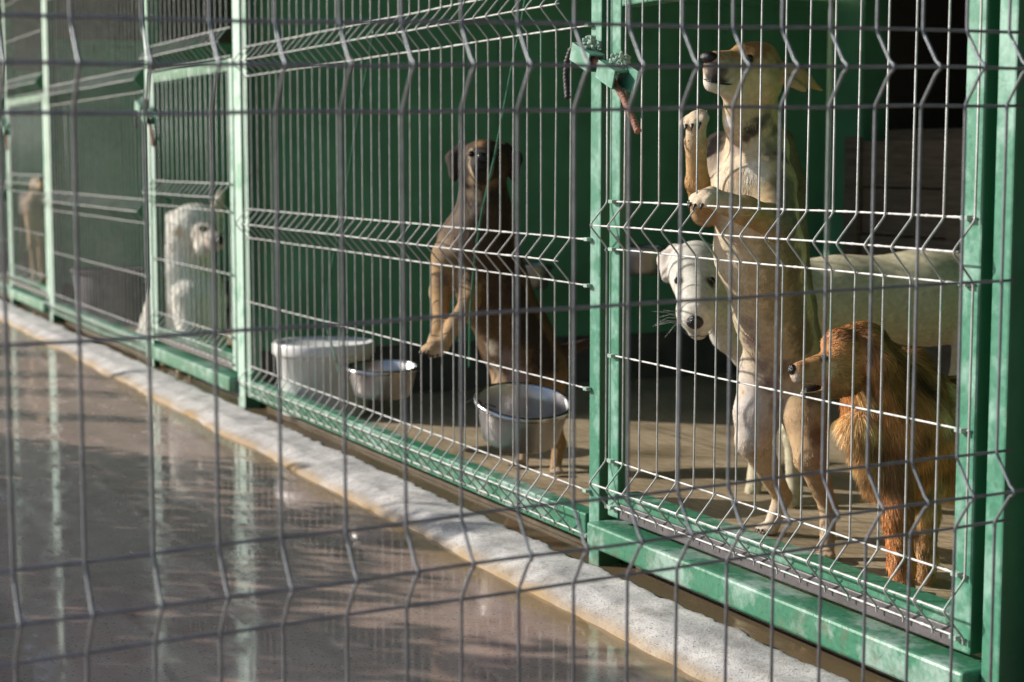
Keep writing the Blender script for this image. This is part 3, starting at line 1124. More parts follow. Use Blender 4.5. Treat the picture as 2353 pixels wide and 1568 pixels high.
        col = C[Q[pick, 0]] * (0.60 + 0.75 * R.random((n, 1))) * (1 + (0.22 + clump) * nz[:, None] + (0.25 + clump) * nz2[:, None])
        col = np.clip(col, 0.01, 1)
        colv = np.repeat(col, 7, 0).reshape(n, 7, 3) * np.array([0.75, 0.75, 0.95, 0.95, 1.12, 1.12, 1.25])[None, :, None]
        a = me.attributes.new("col", 'FLOAT_COLOR', 'POINT')
        a.data.foreach_set("color", np.concatenate([np.clip(colv, 0, 1).reshape(-1, 3), np.ones((nv, 1))], 1).astype(np.float32).ravel())
        me.polygons.foreach_set("use_smooth", [True] * npol)
        me.materials.append(M['fur'])
        o = bpy.data.objects.new("fur", me)
        COL.objects.link(o)
        o.parent = self.root

    def skin(self, u, v):
        return self.tv[np.abs(self.uv - np.array((u, v))).max(1) < 6].min()

    def part(self, name, mat, c, ax, rad):
        mb = MB()
        mb.ell(c, ax, rad, 16, 10)
        return mb.build(name, mat, self.root)


def J(u, v, t, rp):
    """joint at picture position (u, v), depth t, radius rp picture pixels"""
    return (S(u, v, t), rp * t / FPX)


def eye(dog, u, v, t, rp):
    t = dog.skin(u, v)
    c, r_ = S(u, v, t + 0.55 * rp * t / FPX), rp * t / FPX
    dog.part("eye", M['eye'], c, np.eye(3), (r_, r_, r_))


def paw(dog, base, fwd, up, size, col, claws=True, spread=1.0, pads=False):
    """a paw of four toes at base, pointing along fwd; up is the back of the paw"""
    fwd, up = unit(fwd), unit(up)
    up = unit(up - fwd * (fwd @ up))
    sd = np.cross(fwd, up)
    cl, pd = MB(), MB()
    dog.cone((base - fwd * size * 0.45, size * 0.50), (base + fwd * size * 0.05, size * 0.55), col, k=size * 0.3, hair=0.006)
    AXP = np.stack([fwd, sd, up])
    for k, (o, l) in enumerate(((-1.3, 0.62), (-0.46, 0.95), (0.46, 0.95), (1.3, 0.62))):
        a = base + sd * o * size * 0.38 * spread
        b = a + fwd * size * l * 0.80 + sd * o * size * 0.10 * spread - up * size * 0.06
        dog.cone((a, size * 0.36), (b, size * 0.33), col, k=size * 0.12, hair=0.006)
        dog.cone((b - up * size * 0.02, size * 0.30), (b + fwd * size * 0.16 - up * size * 0.12, size * 0.24), col, k=size * 0.10, hair=0.004)
        if claws:
            tip = b + fwd * size * 0.62 - up * size * 0.34
            cl.tube([b + fwd * size * 0.22 - up * size * 0.02, b + fwd * size * 0.46 - up * size * 0.08, tip], [size * 0.13, size * 0.11, size * 0.02], 6)
        if pads: pd.ell(b - up * size * 0.22, AXP, (size * 0.24, size * 0.19, size * 0.16), 12, 8)
    if pads:
        pd.ell(base - up * size * 0.40 + fwd * size * 0.05, AXP, (size * 0.34, size * 0.46, size * 0.20), 14, 10)
        pd.build("pads", M['claw'], dog.root)
    if claws: cl.build("claws", M['claw'], dog.root)


TAN, CREAM, WHITE = (0.42, 0.25, 0.105), (0.60, 0.48, 0.33), (0.66, 0.62, 0.54)
DARK, SADDLE, PINK = (0.055, 0.045, 0.04), (0.15, 0.125, 0.09), (0.30, 0.20, 0.17)

# ---- tan dog standing upright against the door
D = Dog("dog", on_floor(1830, 1255), "tan and cream dog standing upright with its paws on the mesh door", 0.0045)
D.cone(J(1748, 352, 3.72, 62), J(1742, 470, 3.74, 84), CREAM, k=0.03, flow=(0, 0, -1), colB=(0.60, 0.50, 0.36))
D.cone(J(1728, 440, 3.68, 92), J(1745, 580, 3.80, 98), (0.62, 0.53, 0.39), k=0.03, flow=(0, 0, -1))
D.cone(J(1745, 580, 3.80, 98), J(1775, 720, 3.92, 84), (0.58, 0.49, 0.34), k=0.03)
D.cone(J(1775, 720, 3.92, 84), J(1806, 850, 4.02, 84), (0.52, 0.43, 0.31), k=0.03)
# dark olive back along the right side
D.chain([J(1790, 330, 3.78, 36), J(1806, 420, 3.82, 42), J(1812, 560, 3.88, 44), J(1830, 700, 3.98, 42), J(1850, 800, 4.05, 42)], (0.13, 0.105, 0.07), k=0.02, cw=0.010)
# neck and head
D.cone(J(1735, 335, 3.70, 66), J(1728, 240, 3.66, 60), (0.55, 0.44, 0.30), k=0.03, flow=(0, 0, -1), colB=(0.52, 0.40, 0.22))
hd = S(1738, 165, 3.62)
fw_h = unit(S(1625, 150, 3.53) - hd)
up_h = unit(np.array([0, 0, 1.0]) - fw_h * fw_h[2])
sd_h = np.cross(fw_h, up_h)
AXH = np.stack([fw_h, sd_h, up_h])
D.ell(hd, AXH, (0.062, 0.052, 0.056), (0.44, 0.27, 0.115), k=0.02, hair=0.008, flow=-fw_h)
D.cone(J(1712, 172, 3.60, 46), J(1648, 160, 3.55, 33), (0.50, 0.37, 0.19), k=0.02, hair=0.006, flow=-fw_h, colB=(0.42, 0.33, 0.22))
D.cone(J(1706, 200, 3.60, 34), J(1638, 190, 3.55, 22), (0.62, 0.55, 0.42), k=0.012, hair=0.006, flow=-fw_h, colB=(0.72, 0.68, 0.62))
D.cone(J(1700, 136, 3.60, 22), J(1640, 132, 3.55, 14), (0.42, 0.22, 0.07), k=0.014, hair=0.005, flow=-fw_h)
D.ell(S(1752, 195, 3.60), AXH, (0.040, 0.040, 0.042), (0.54, 0.43, 0.23), k=0.02, hair=0.010, flow=-fw_h)
D.cone(J(1705, 118, 3.60, 18), J(1755, 124, 3.62, 24), (0.36, 0.20, 0.085), k=0.02, hair=0.007)
D.cone(J(1692, 212, 3.60, 28), J(1702, 275, 3.645, 38), (0.56, 0.46, 0.31), k=0.03, flow=(0, 0, -1))
# ear folded back
ex = unit(S(1885, 206, 3.62) - S(1788, 158, 3.60))
en = unit(-FW + 0.25 * UP)
ez = unit(np.cross(en, ex))
en = np.cross(ex, ez)
D.ell(S(1826, 172, 3.60), np.stack([ex, ez, en]), (0.042, 0.022, 0.009), (0.42, 0.27, 0.12), k=0.012, hair=0.006, flow=ex)
D.cone(J(1840, 180, 3.605, 16), J(1889, 208, 3.62, 4), (0.40, 0.25, 0.11), k=0.012, hair=0.005, flow=ex)
D.cone(J(1812, 186, 3.58, 12), J(1846, 205, 3.59, 8), (0.50, 0.34, 0.19), k=0.010, hair=0.005, flow=ex)
D.ell(S(1775, 150, 3.72), np.stack([ex, ez, en]), (0.030, 0.018, 0.009), (0.42, 0.27, 0.12), k=0.012, hair=0.006, flow=ex)
# far foreleg, raised
D.cone(J(1660, 345, 3.76, 44), J(1622, 480, 3.70, 33), (0.34, 0.28, 0.22), k=0.02)
D.cone(J(1622, 490, 3.70, 32), J(1603, 420, 3.58, 27), (0.44, 0.27, 0.12), k=0.012)
D.cone(J(1603, 420, 3.58, 26), J(1598, 330, 3.53, 23), (0.46, 0.29, 0.13), k=0.012)
D.cone(J(1598, 330, 3.53, 23), J(1600, 285, 3.505, 24), (0.55, 0.42, 0.27), k=0.012)
paw(D, S(1602, 273, 3.51), -RT * 0.5 - FW * 0.7 - UP * 0.35, UP, 0.032, (0.62, 0.50, 0.36), pads=True)
# near foreleg across
D.cone(J(1765, 420, 3.66, 62), J(1785, 512, 3.58, 44), (0.48, 0.35, 0.19), k=0.03)
D.cone(J(1788, 515, 3.57, 38), J(1715, 485, 3.51, 31), (0.45, 0.30, 0.14), k=0.015)
D.cone(J(1715, 485, 3.51, 31), J(1640, 458, 3.485, 24), (0.45, 0.29, 0.13), k=0.015, colB=(0.55, 0.42, 0.26))
paw(D, S(1622, 452, 3.475), -RT * 0.8 - FW * 0.45 - UP * 0.40, UP - FW * 0.3, 0.031, (0.64, 0.53, 0.39))
# hind legs
D.cone(J(1765, 850, 4.02, 66), J(1742, 950, 4.02, 54), (0.52, 0.46, 0.41), k=0.025)
D.cone(J(1742, 950, 4.02, 52), J(1730, 1010, 4.02, 40), (0.56, 0.51, 0.47), k=0.02)
D.cone(J(1730, 1012, 4.02, 38), J(1798, 1140, 4.18, 21), (0.54, 0.46, 0.36), k=0.015, colB=(0.46, 0.34, 0.20))
D.cone(J(1798, 1142, 4.18, 20), J(1772, 1212, 4.19, 18), (0.54, 0.45, 0.34), k=0.012)
paw(D, on_floor(1764, 1226) + np.array([0, 0, 0.016]), -RT * 0.6 - FW * 0.6 * np.array([1, 1, 0]), UP, 0.027, (0.62, 0.55, 0.45))
D.cone(J(1850, 850, 4.0, 60), J(1852, 960, 3.96, 50), (0.40, 0.28, 0.16), k=0.025)
D.cone(J(1852, 960, 3.96, 48), J(1862, 1050, 3.92, 38), (0.44, 0.30, 0.17), k=0.02)
D.cone(J(1864, 1055, 3.92, 34), J(1903, 1165, 3.98, 20), (0.44, 0.31, 0.18), k=0.015)
D.cone(J(1903, 1165, 3.98, 19), J(1900, 1275, 3.94, 17), (0.42, 0.32, 0.21), k=0.012)
paw(D, on_floor(1898, 1292) + np.array([0, 0, 0.016]), -RT * 0.5 - FW * 0.7 * np.array([1, 1, 0]), UP, 0.027, (0.45, 0.34, 0.23))
D.chain([J(1850, 850, 4.12, 18), J(1845, 930, 4.16, 15), J(1838, 1010, 4.2, 9)], (0.30, 0.24, 0.16), hair=0.02)
GREYB = (0.085, 0.07, 0.06)
for u, v, r_, c_, sf in ((1745, 108, 26, (0.33, 0.17, 0.07), 14), (1690, 122, 12, (0.46, 0.24, 0.075), 8), (1660, 128, 10, (0.46, 0.23, 0.07), 8),
                        (1636, 158, 15, GREYB, 10), (1650, 172, 13, GREYB, 10), (1664, 170, 8, (0.2, 0.16, 0.12), 8), (1626, 176, 10, (0.06, 0.05, 0.045), 6),
                        (1632, 204, 11, (0.74, 0.69, 0.62), 7), (1650, 220, 10, (0.72, 0.64, 0.5), 8), (1740, 196, 26, (0.58, 0.47, 0.25), 12), (1700, 205, 16, (0.62, 0.50, 0.30), 10),
                        (1765, 205, 14, (0.50, 0.36, 0.17), 12), (1795, 150, 10, (0.22, 0.14, 0.08), 8),
                        (1666, 285, 15, (0.74, 0.71, 0.68), 6), (1670, 315, 13, (0.74, 0.71, 0.68), 6), (1655, 262, 8, (0.72, 0.65, 0.55), 8),
                        (1728, 302, 17, GREYB, 12), (1748, 285, 15, GREYB, 12), (1712, 318, 12, GREYB, 8), (1765, 268, 14, (0.16, 0.13, 0.10), 12), (1785, 300, 16, (0.16, 0.13, 0.09), 14),
                        (1640, 328, 16, GREYB, 8), (1632, 348, 14, GREYB, 8), (1648, 312, 8, GREYB, 6), (1690, 342, 16, (0.36, 0.28, 0.21), 12),  # grey marks paint the far shoulder's shadow into the coat
                        (1740, 330, 12, (0.68, 0.58, 0.44), 8), (1728, 392, 24, (0.72, 0.65, 0.56), 18), (1755, 400, 16, (0.70, 0.62, 0.52), 14), (1775, 345, 22, (0.26, 0.21, 0.15), 18), (1800, 355, 18, (0.13, 0.11, 0.08), 12),
                        (1690, 400, 14, (0.50, 0.37, 0.24), 12), (1648, 410, 14, (0.60, 0.52, 0.43), 10), (1775, 420, 12, (0.58, 0.38, 0.18), 10),
                        (1640, 545, 18, (0.68, 0.56, 0.40), 12), (1655, 600, 17, (0.66, 0.54, 0.38), 12), (1672, 660, 15, (0.64, 0.51, 0.36), 12), (1700, 560, 20, (0.48, 0.39, 0.27), 18), (1720, 620, 24, (0.50, 0.41, 0.28), 20),
                        (1712, 745, 20, (0.42, 0.31, 0.25), 12), (1722, 790, 20, (0.30, 0.21, 0.185), 14), (1742, 840, 22, (0.29, 0.21, 0.185), 16), (1768, 885, 20, (0.26, 0.19, 0.165), 16), (1785, 930, 16, (0.26, 0.20, 0.165), 14), (1800, 850, 20, (0.26, 0.20, 0.15), 16),
                        (1722, 930, 24, (0.56, 0.52, 0.50), 14), (1730, 985, 24, (0.60, 0.57, 0.55), 14), (1765, 985, 20, (0.46, 0.42, 0.38), 14), (1745, 1050, 18, (0.46, 0.39, 0.30), 12), (1700, 900, 10, (0.58, 0.45, 0.3), 8),
                        (1870, 900, 24, (0.15, 0.10, 0.06), 16), (1880, 1000, 22, (0.22, 0.13, 0.07), 14)):
    D.mark(u, v, r_, c_, sf)
D.stroke([(1806, 420), (1812, 520), (1822, 620), (1838, 720), (1858, 800)], 28, (0.20, 0.17, 0.115), 22)
D.stroke([(1770, 560), (1780, 640), (1800, 740)], 24, (0.36, 0.31, 0.21), 26)
D.stroke([(1618, 152), (1634, 158), (1652, 160)], 12, (0.09, 0.075, 0.066), 14)
D.stroke([(1622, 178), (1645, 184), (1672, 186)], 6, (0.05, 0.042, 0.038), 7)
for k_ in range(9): D.mark(1622 + k_ * 7, 186 + 1.2 * k_ - 0.13 * k_ * k_, 3.2, (0.010, 0.008, 0.008), 2, 0.0)
D.mark(1722, 134, 9, (0.03, 0.022, 0.018), 4, 0.0)
D.paint = lambda V, C: np.clip(C * np.array([1.16, 1.12, 1.08]), 0, 0.86)
D.build(100000, 3, 0.0006, 0.12, 0.08)
eye(D, 1722, 134, 3.578, 9)
D.line('lips', M['nose'], [(1617, 182), (1630, 187), (1645, 190), (1660, 193), (1672, 194), (1682, 194)], 2.2)
D.part("nose", M['nose'], S(1629, 133, 3.540), AXH, (0.018, 0.019, 0.013))

# ---- white dog behind it
D = Dog("dog", on_floor(1950, 1166), "white dog standing behind the tan dog, its lowered face beside the tan belly", 0.006)
D.cone(J(1640, 640, 4.50, 62), J(1770, 690, 4.60, 96), WHITE, k=0.04)
D.cone(J(1770, 690, 4.60, 96), J(1930, 694, 4.64, 98), (0.58, 0.52, 0.36), k=0.04)
D.cone(J(1930, 690, 4.64, 98), J(2120, 684, 4.66, 104), (0.58, 0.52, 0.36), k=0.04)
D.cone(J(2120, 684, 4.66, 104), J(2290, 690, 4.68, 104), (0.58, 0.52, 0.36), k=0.04)
D.chain([J(1800, 760, 4.56, 52), J(1815, 900, 4.54, 32), J(1822, 1000, 4.54, 22), J(1824, 1120, 4.54, 17), J(1818, 1152, 4.52, 20)], (0.58, 0.52, 0.36), k=0.02)
D.chain([J(1740, 760, 4.72, 50), J(1735, 900, 4.72, 30), J(1738, 1000, 4.74, 21), J(1738, 1090, 4.74, 17), J(1730, 1128, 4.72, 19)], (0.58, 0.52, 0.36), k=0.02)
for du, dt in ((0, -0.06), (50, 0.12)):
    D.chain([J(2250 + du, 760, 4.66 + dt, 60), J(2225 + du, 880, 4.64 + dt, 42), J(2268 + du, 1000, 4.7 + dt, 22), J(2262 + du, 1100, 4.66 + dt, 17)], (0.58, 0.52, 0.36), k=0.02)
hc = S(1600, 618, 4.34)
fwh = unit(S(1599, 735, 4.17) - hc)
sdh = unit(RT - fwh * (RT @ fwh))
uph = np.cross(sdh, fwh)
AX = np.stack([fwh, sdh, uph])
D.ell(hc, AX, (0.080, 0.072, 0.066), WHITE, k=0.03, hair=0.010, flow=-fwh)
D.cone(J(1599, 655, 4.30, 50), J(1599, 728, 4.17, 37), WHITE, k=0.03, hair=0.006, flow=-fwh)
D.cone(J(1604, 690, 4.30, 42), J(1604, 757, 4.20, 25), WHITE, k=0.02, hair=0.006, flow=-fwh)
D.ell(S(1573, 720, 4.20), AX, (0.030, 0.018, 0.026), WHITE, k=0.02, hair=0.005, flow=-fwh)
D.ell(S(1626, 724, 4.20), AX, (0.030, 0.018, 0.026), WHITE, k=0.02, hair=0.005, flow=-fwh)
for u, s_ in ((1528, -1), (1672, 1)):
    D.cone(J(1598 + s_ * 48, 580, 4.38, 20), J(u, 600, 4.37, 17), (0.70, 0.62, 0.54), k=0.015, hair=0.008)
    D.cone(J(u, 596, 4.37, 17), J(u - s_ * 2, 640, 4.34, 10), (0.68, 0.58, 0.50), k=0.012, hair=0.008)
D.chain([J(1640, 700, 4.46, 40), J(1672, 768, 4.55, 34), J(1720, 800, 4.6, 50)], WHITE, k=0.03)
for u in (1556, 1637): D.mark(u, 646, 13, (0.09, 0.075, 0.065), 7, 0.0)
for k_ in range(11):
    a_ = (k_ - 5) / 5
    D.mark(1604 + 36 * a_, 773 - 16 * a_ * a_, 3.0, (0.05, 0.038, 0.034), 2.5, 0.0)
D.mark(1600, 754, 5, (0.06, 0.045, 0.04), 4, 0.0)
for u, v in ((1610, 690), (1622, 700), (1618, 712), (1634, 718), (1584, 700), (1575, 712), (1626, 728), (1642, 700)): D.mark(u, v, 1.6, (0.2, 0.16, 0.14), 2)
D.build(50000, 4, 0.0007, 0.12, 0.10)
for u in (1557, 1636): eye(D, u, 645, 4.262, 8.5)
D.line('lips', M['nose'], [(1572, 764), (1582, 772), (1593, 775), (1605, 772), (1616, 774), (1628, 770), (1637, 762)], 1.0)
D.part("nose", M['nose'], S(1597, 741, 4.125), AX, (0.014, 0.021, 0.018))
mb = MB()
for k_ in range(7):
    a0 = S(1572 + random.uniform(-6, 6), 735 + random.uniform(-8, 14), 4.15)
    e0 = a0 - RT * random.uniform(0.04, 0.075) + UP * random.uniform(-0.05, 0.03)
    mb.tube([a0, (a0 + e0) / 2 + UP * 0.008, e0], [0.0004, 0.0003, 0.0001], 4)
mb.build("whiskers", M['whisker'], D.root)

# ---- red long haired dog at the door
RED, REDL, REDD = (0.53, 0.235, 0.082), (0.68, 0.40, 0.18), (0.23, 0.095, 0.036)
D = Dog("dog", on_floor(2110, 1360), "reddish long haired dog in profile with open mouth, by the door's right stile", 0.0045)
D.cone(J(2005, 850, 3.56, 76), J(2050, 940, 3.62, 92), RED, k=0.04, hair=0.05, colB=RED)
D.cone(J(2050, 940, 3.62, 92), J(2068, 1050, 3.66, 76), RED, k=0.04, hair=0.055, colB=RED, flow=(-0.2, -0.1, -1))
D.cone(J(2060, 970, 3.64, 90), J(2190, 990, 3.80, 106), RED, k=0.04, hair=0.05)
D.cone(J(2190, 985, 3.80, 106), J(2330, 1000, 4.02, 102), REDL, k=0.04, hair=0.05)
D.cone(J(1968, 980, 3.55, 30), J(2015, 1090, 3.60, 34), REDL, k=0.03, hair=0.05, flow=(-0.3, -0.1, -1))
D.cone(J(2150, 1085, 3.76, 40), J(2260, 1085, 3.92, 46), REDL, k=0.03, hair=0.06, flow=(0, 0, -1))
D.chain([J(2090, 850, 3.64, 46), J(2140, 905, 3.70, 40)], REDD, k=0.04, hair=0.04)  # nape shade put into the coat colour
D.chain([J(2052, 1070, 3.60, 44), J(2060, 1180, 3.59, 32), J(2072, 1290, 3.585, 25), J(2078, 1340, 3.57, 22)], RED, k=0.02, hair=0.022)
paw(D, on_floor(2074, 1362) + np.array([0, 0, 0.016]), -RT * 0.5 - FW * np.array([1, 1, 0]) * 0.8, UP, 0.024, REDL)
D.chain([J(2128, 1080, 3.72, 42), J(2124, 1180, 3.70, 30), J(2126, 1280, 3.70, 23), J(2128, 1318, 3.69, 21)], REDL, k=0.02, hair=0.022)
paw(D, on_floor(2124, 1335) + np.array([0, 0, 0.015]), -RT * 0.5 - FW * np.array([1, 1, 0]) * 0.8, UP, 0.024, REDL)
for du, dt in ((0, 0.0), (60, 0.14)):
    D.chain([J(2300 + du, 1050, 3.98 + dt, 62), J(2285 + du, 1130, 3.97 + dt, 40), J(2320 + du, 1210, 4.0 + dt, 22), J(2315 + du, 1262, 3.99 + dt, 18)], RED, k=0.02, hair=0.02)
hc = S(1962, 812, 3.50)
fwh = unit(S(1828, 846, 3.43) - hc)
uph = unit(np.array([0, 0, 1.0]) - fwh * fwh[2])
sdh = np.cross(fwh, uph)
AX = np.stack([fwh, sdh, uph])
D.ell(hc, AX, (0.062, 0.052, 0.058), RED, k=0.02, hair=0.018, flow=-fwh)
D.ell(S(1985, 790, 3.52), AX, (0.050, 0.045, 0.042), RED, k=0.02, hair=0.022, flow=-fwh)
D.ell(S(1928, 792, 3.475), AX, (0.032, 0.040, 0.032), RED, k=0.012, hair=0.010, flow=-fwh)
D.ell(S(1912, 852, 3.468), AX, (0.030, 0.030, 0.030), RED, k=0.015, hair=0.009, flow=-fwh)
D.cone(J(1905, 838, 3.465, 33), J(1838, 853, 3.435, 22), RED, k=0.016, hair=0.008, flow=-fwh, colB=(0.44, 0.20, 0.06))
D.cone(J(1888, 862, 3.455, 22), J(1833, 868, 3.435, 12), REDL, k=0.012, hair=0.005, flow=-fwh, colB=(0.62, 0.52, 0.42))
D.cone(J(1950, 882, 3.49, 28), J(1895, 908, 3.46, 13), (0.34, 0.16, 0.06), k=0.015, hair=0.008, flow=-fwh)
D.cone(J(1895, 908, 3.46, 12), J(1846, 910, 3.437, 8), (0.05, 0.035, 0.03), k=0.008, hair=0.0, flow=-fwh)
D.ell(S(1935, 855, 3.46), AX, (0.036, 0.022, 0.032), REDL, k=0.02, hair=0.014, flow=-fwh)
# hanging ear
D.cone(J(1994, 782, 3.465, 20), J(2016, 830, 3.46, 30), REDD, k=0.015, hair=0.03, flow=(0, 0.1, -1))
D.cone(J(2016, 830, 3.46, 28), J(2030, 888, 3.47, 14), RED, k=0.012, hair=0.035, flow=(0, 0.1, -1))
for k_ in range(7): D.mark(1829 + k_ * 10, 884 + 1.5 * k_, 3.5, (0.014, 0.010, 0.010), 3, 0.0)
D.mark(1893, 823, 9, (0.05, 0.025, 0.015), 5, 0.0)
D.mark(1828, 872, 9, (0.62, 0.54, 0.46), 6, 0.004)
D.mark(1850, 835, 12, (0.30, 0.12, 0.035), 8, 0.004)
D.mark(1905, 850, 16, (0.70, 0.46, 0.22), 10)
D.mark(1985, 910, 26, (0.70, 0.44, 0.21), 18, 0.045)
D.mark(1990, 1010, 34, (0.62, 0.36, 0.155), 22, 0.05)
D.stroke([(2040, 790), (2085, 850), (2150, 890)], 26, (0.20, 0.08, 0.03), 20)  # shaded top of the neck painted darker
D.mark(2190, 900, 30, (0.70, 0.48, 0.26), 18)  # paler flank marks: back-lit hair put into the coat colour
D.mark(2170, 960, 26, (0.64, 0.44, 0.26), 18)
D.mark(2100, 1000, 24, (0.22, 0.10, 0.04), 18)
D.stroke([(1935, 770), (1975, 762), (2010, 790)], 16, (0.34, 0.14, 0.05), 14, 0.022)
D.stroke([(2150, 930), (2195, 960), (2190, 1020)], 24, (0.66, 0.43, 0.24), 20, 0.06)  # back-lit flank hair painted paler
D.stroke([(2030, 1000), (2060, 1080), (2075, 1140)], 22, (0.26, 0.115, 0.05), 22, 0.05)
D.build(210000, 5, 0.0005, 0.30, 0.28, clump=0.5)
eye(D, 1893, 823, 3.437, 8)
D.part("nose", M['nose'], S(1822, 850, 3.43), AX, (0.010, 0.011, 0.011))
D.part("mouth", M['nose'], S(1872, 893, 3.470), AX, (0.026, 0.012, 0.008))
mb = MB()
for (u, v) in ((1845, 896), (1851, 900), (1842, 905)):
    a0 = S(u, v, 3.424)
    mb.tube([a0 - UP * 0.003, a0 + UP * 0.004], [0.003, 0.0012], 6)
mb.build("teeth", M['tooth'], D.root)

# ---- brown dog leaning on the panel
BR, BRD, BLK = (0.30, 0.17, 0.075), (0.135, 0.08, 0.045), (0.014, 0.011, 0.010)
D = Dog("dog", on_floor(1235, 1085), "brown dog with a black muzzle leaning its forepaws on the mesh, above the large bowl", 0.006)
D.cone(J(1110, 400, 4.93, 52), J(1112, 480, 4.98, 58), (0.09, 0.06, 0.04), k=0.03)
D.cone(J(1112, 480, 4.98, 58), J(1092, 560, 5.0, 84), (0.09, 0.06, 0.038), k=0.03)
D.cone(J(1095, 565, 5.0, 84), J(1130, 680, 5.06, 74), (0.12, 0.075, 0.04), k=0.03)
D.cone(J(1130, 680, 5.06, 74), J(1186, 790, 5.12, 76), (0.15, 0.088, 0.042), k=0.03)
D.cone(J(1182, 790, 5.12, 78), J(1235, 855, 5.14, 64), (0.15, 0.095, 0.052), k=0.03)
D.chain([J(1150, 520, 5.05, 34), J(1160, 640, 5.1, 48), J(1215, 760, 5.18, 48), J(1262, 830, 5.2, 40)], (0.07, 0.048, 0.032), k=0.03, cw=0.011)
hc = S(1112, 372, 4.92)
fwh = unit(S(1107, 376, 4.70) - hc)
sdh = unit(RT - fwh * (RT @ fwh))
uph = np.cross(sdh, fwh)
AX = np.stack([fwh, sdh, uph])
D.ell(hc, AX, (0.075, 0.068, 0.064), (0.075, 0.047, 0.029), k=0.03, hair=0.008, flow=-fwh)
D.cone(J(1109, 378, 4.86, 34), J(1107, 380, 4.74, 25), (0.02, 0.016, 0.015), k=0.02, hair=0.004, flow=-fwh)
D.cone(J(1109, 395, 4.86, 30), J(1108, 402, 4.76, 19), (0.03, 0.024, 0.022), k=0.015, hair=0.004, flow=-fwh)
for s_, u0 in ((-1, 1064), (1, 1160)):
    D.cone(J(u0, 345, 4.94, 18), J(u0 + s_ * 20, 365, 4.94, 20), (0.03, 0.018, 0.013), k=0.015, hair=0.008)
    D.cone(J(u0 + s_ * 20, 365, 4.93, 19), J(u0 + s_ * 22, 408, 4.91, 10), (0.022, 0.014, 0.012), k=0.012, hair=0.008)
for u, v, r_, c_, sf in ((1075, 395, 16, (0.50, 0.36, 0.22), 10), (1082, 425, 14, (0.48, 0.35, 0.22), 10), (1138, 400, 18, (0.38, 0.23, 0.10), 12), (1130, 430, 16, (0.34, 0.21, 0.10), 12),
                        (1100, 326, 10, (0.36, 0.19, 0.07), 9), (1128, 335, 14, (0.09, 0.055, 0.035), 8), (1108, 372, 28, BLK, 9), (1106, 400, 20, (0.035, 0.028, 0.026), 8), (1106, 345, 16, (0.05, 0.032, 0.024), 9),
                        (1095, 478, 20, (0.36, 0.29, 0.23), 14), (1090, 450, 14, (0.46, 0.35, 0.24), 10), (1135, 470, 22, (0.10, 0.065, 0.04), 14), (1050, 500, 20, (0.15, 0.10, 0.065), 14),
                        (1050, 560, 24, (0.17, 0.11, 0.07), 16), (1120, 560, 26, (0.09, 0.058, 0.036), 16), (1100, 620, 26, (0.13, 0.08, 0.05), 16), (1025, 575, 20, (0.34, 0.24, 0.15), 12), (1100, 690, 24, (0.32, 0.18, 0.075), 14),
                        (1140, 640, 24, (0.16, 0.09, 0.05), 14), (1128, 800, 16, (0.60, 0.50, 0.38), 10), (1135, 850, 14, (0.58, 0.48, 0.36), 10), (1165, 830, 22, (0.30, 0.22, 0.20), 14), (1190, 865, 20, (0.33, 0.25, 0.23), 12),
                        (1085, 643, 12, (0.12, 0.075, 0.045), 10), (1012, 640, 18, (0.20, 0.12, 0.07), 12)):
    D.mark(u, v, r_, c_, sf)
D.stroke([(1150, 450), (1160, 540), (1175, 640), (1215, 740), (1258, 830)], 30, (0.035, 0.024, 0.017), 22)  # right half's shade painted into the coat, softened by the next stroke
D.stroke([(1120, 500), (1130, 600), (1150, 700)], 20, (0.07, 0.043, 0.026), 24)
D.stroke([(1076, 345), (1070, 380), (1076, 415)], 7, (0.40, 0.28, 0.16), 8)  # sunlit left edge of the face painted as lighter tan
D.stroke([(1086, 366), (1090, 392), (1106, 410), (1122, 394), (1127, 366)], 9, (0.030, 0.024, 0.021), 7)
for k_ in range(7):
    a_ = (k_ - 3) / 3
    D.mark(1107 + 20 * a_, 392 + 6 * a_ * a_, 3, (0.006, 0.005, 0.005), 3, 0.0)
for u in (1083, 1141): D.mark(u, 354, 9, (0.03, 0.02, 0.016), 5, 0.0)
D.chain([J(1028, 590, 4.97, 38), J(1012, 672, 4.92, 23), J(1012, 750, 4.83, 17), J(995, 790, 4.76, 15)], (0.36, 0.22, 0.10), k=0.02, hair=0.008)
paw(D, S(990, 797, 4.735), -RT * 0.8 - FW * 0.6 - UP * 0.4, UP, 0.028, (0.46, 0.31, 0.17))
D.chain([J(1075, 630, 4.95, 34), J(1080, 690, 4.88, 22), J(1048, 742, 4.80, 18), J(1022, 790, 4.75, 15)], (0.40, 0.25, 0.12), k=0.02, hair=0.008)
paw(D, S(1012, 806, 4.73), -RT * 0.8 - FW * 0.6 - UP * 0.4, UP, 0.028, (0.46, 0.31, 0.17))
D.chain([J(1170, 850, 5.14, 44), J(1165, 930, 5.06, 30), J(1205, 1010, 5.16, 15), J(1202, 1062, 5.12, 13)], (0.38, 0.25, 0.14), k=0.02, hair=0.008)
paw(D, on_floor(1188, 1076) + np.array([0, 0, 0.014]), -RT * 0.8 - FW * np.array([1, 1, 0]) * 0.5, UP, 0.021, (0.46, 0.34, 0.22))
D.chain([J(1262, 860, 5.16, 42), J(1262, 950, 5.06, 28), J(1284, 1020, 5.08, 15), J(1276, 1082, 5.02, 13)], (0.36, 0.21, 0.09), k=0.02, hair=0.008)
paw(D, on_floor(1281, 1094) + np.array([0, 0, 0.014]), -RT * 0.3 - FW * np.array([1, 1, 0]) * 0.8, UP, 0.021, (0.50, 0.38, 0.27))
D.chain([J(1268, 812, 5.24, 20), J(1305, 806, 5.3, 15), J(1345, 790, 5.34, 11)], (0.09, 0.05, 0.045), k=0.015, hair=0.02)
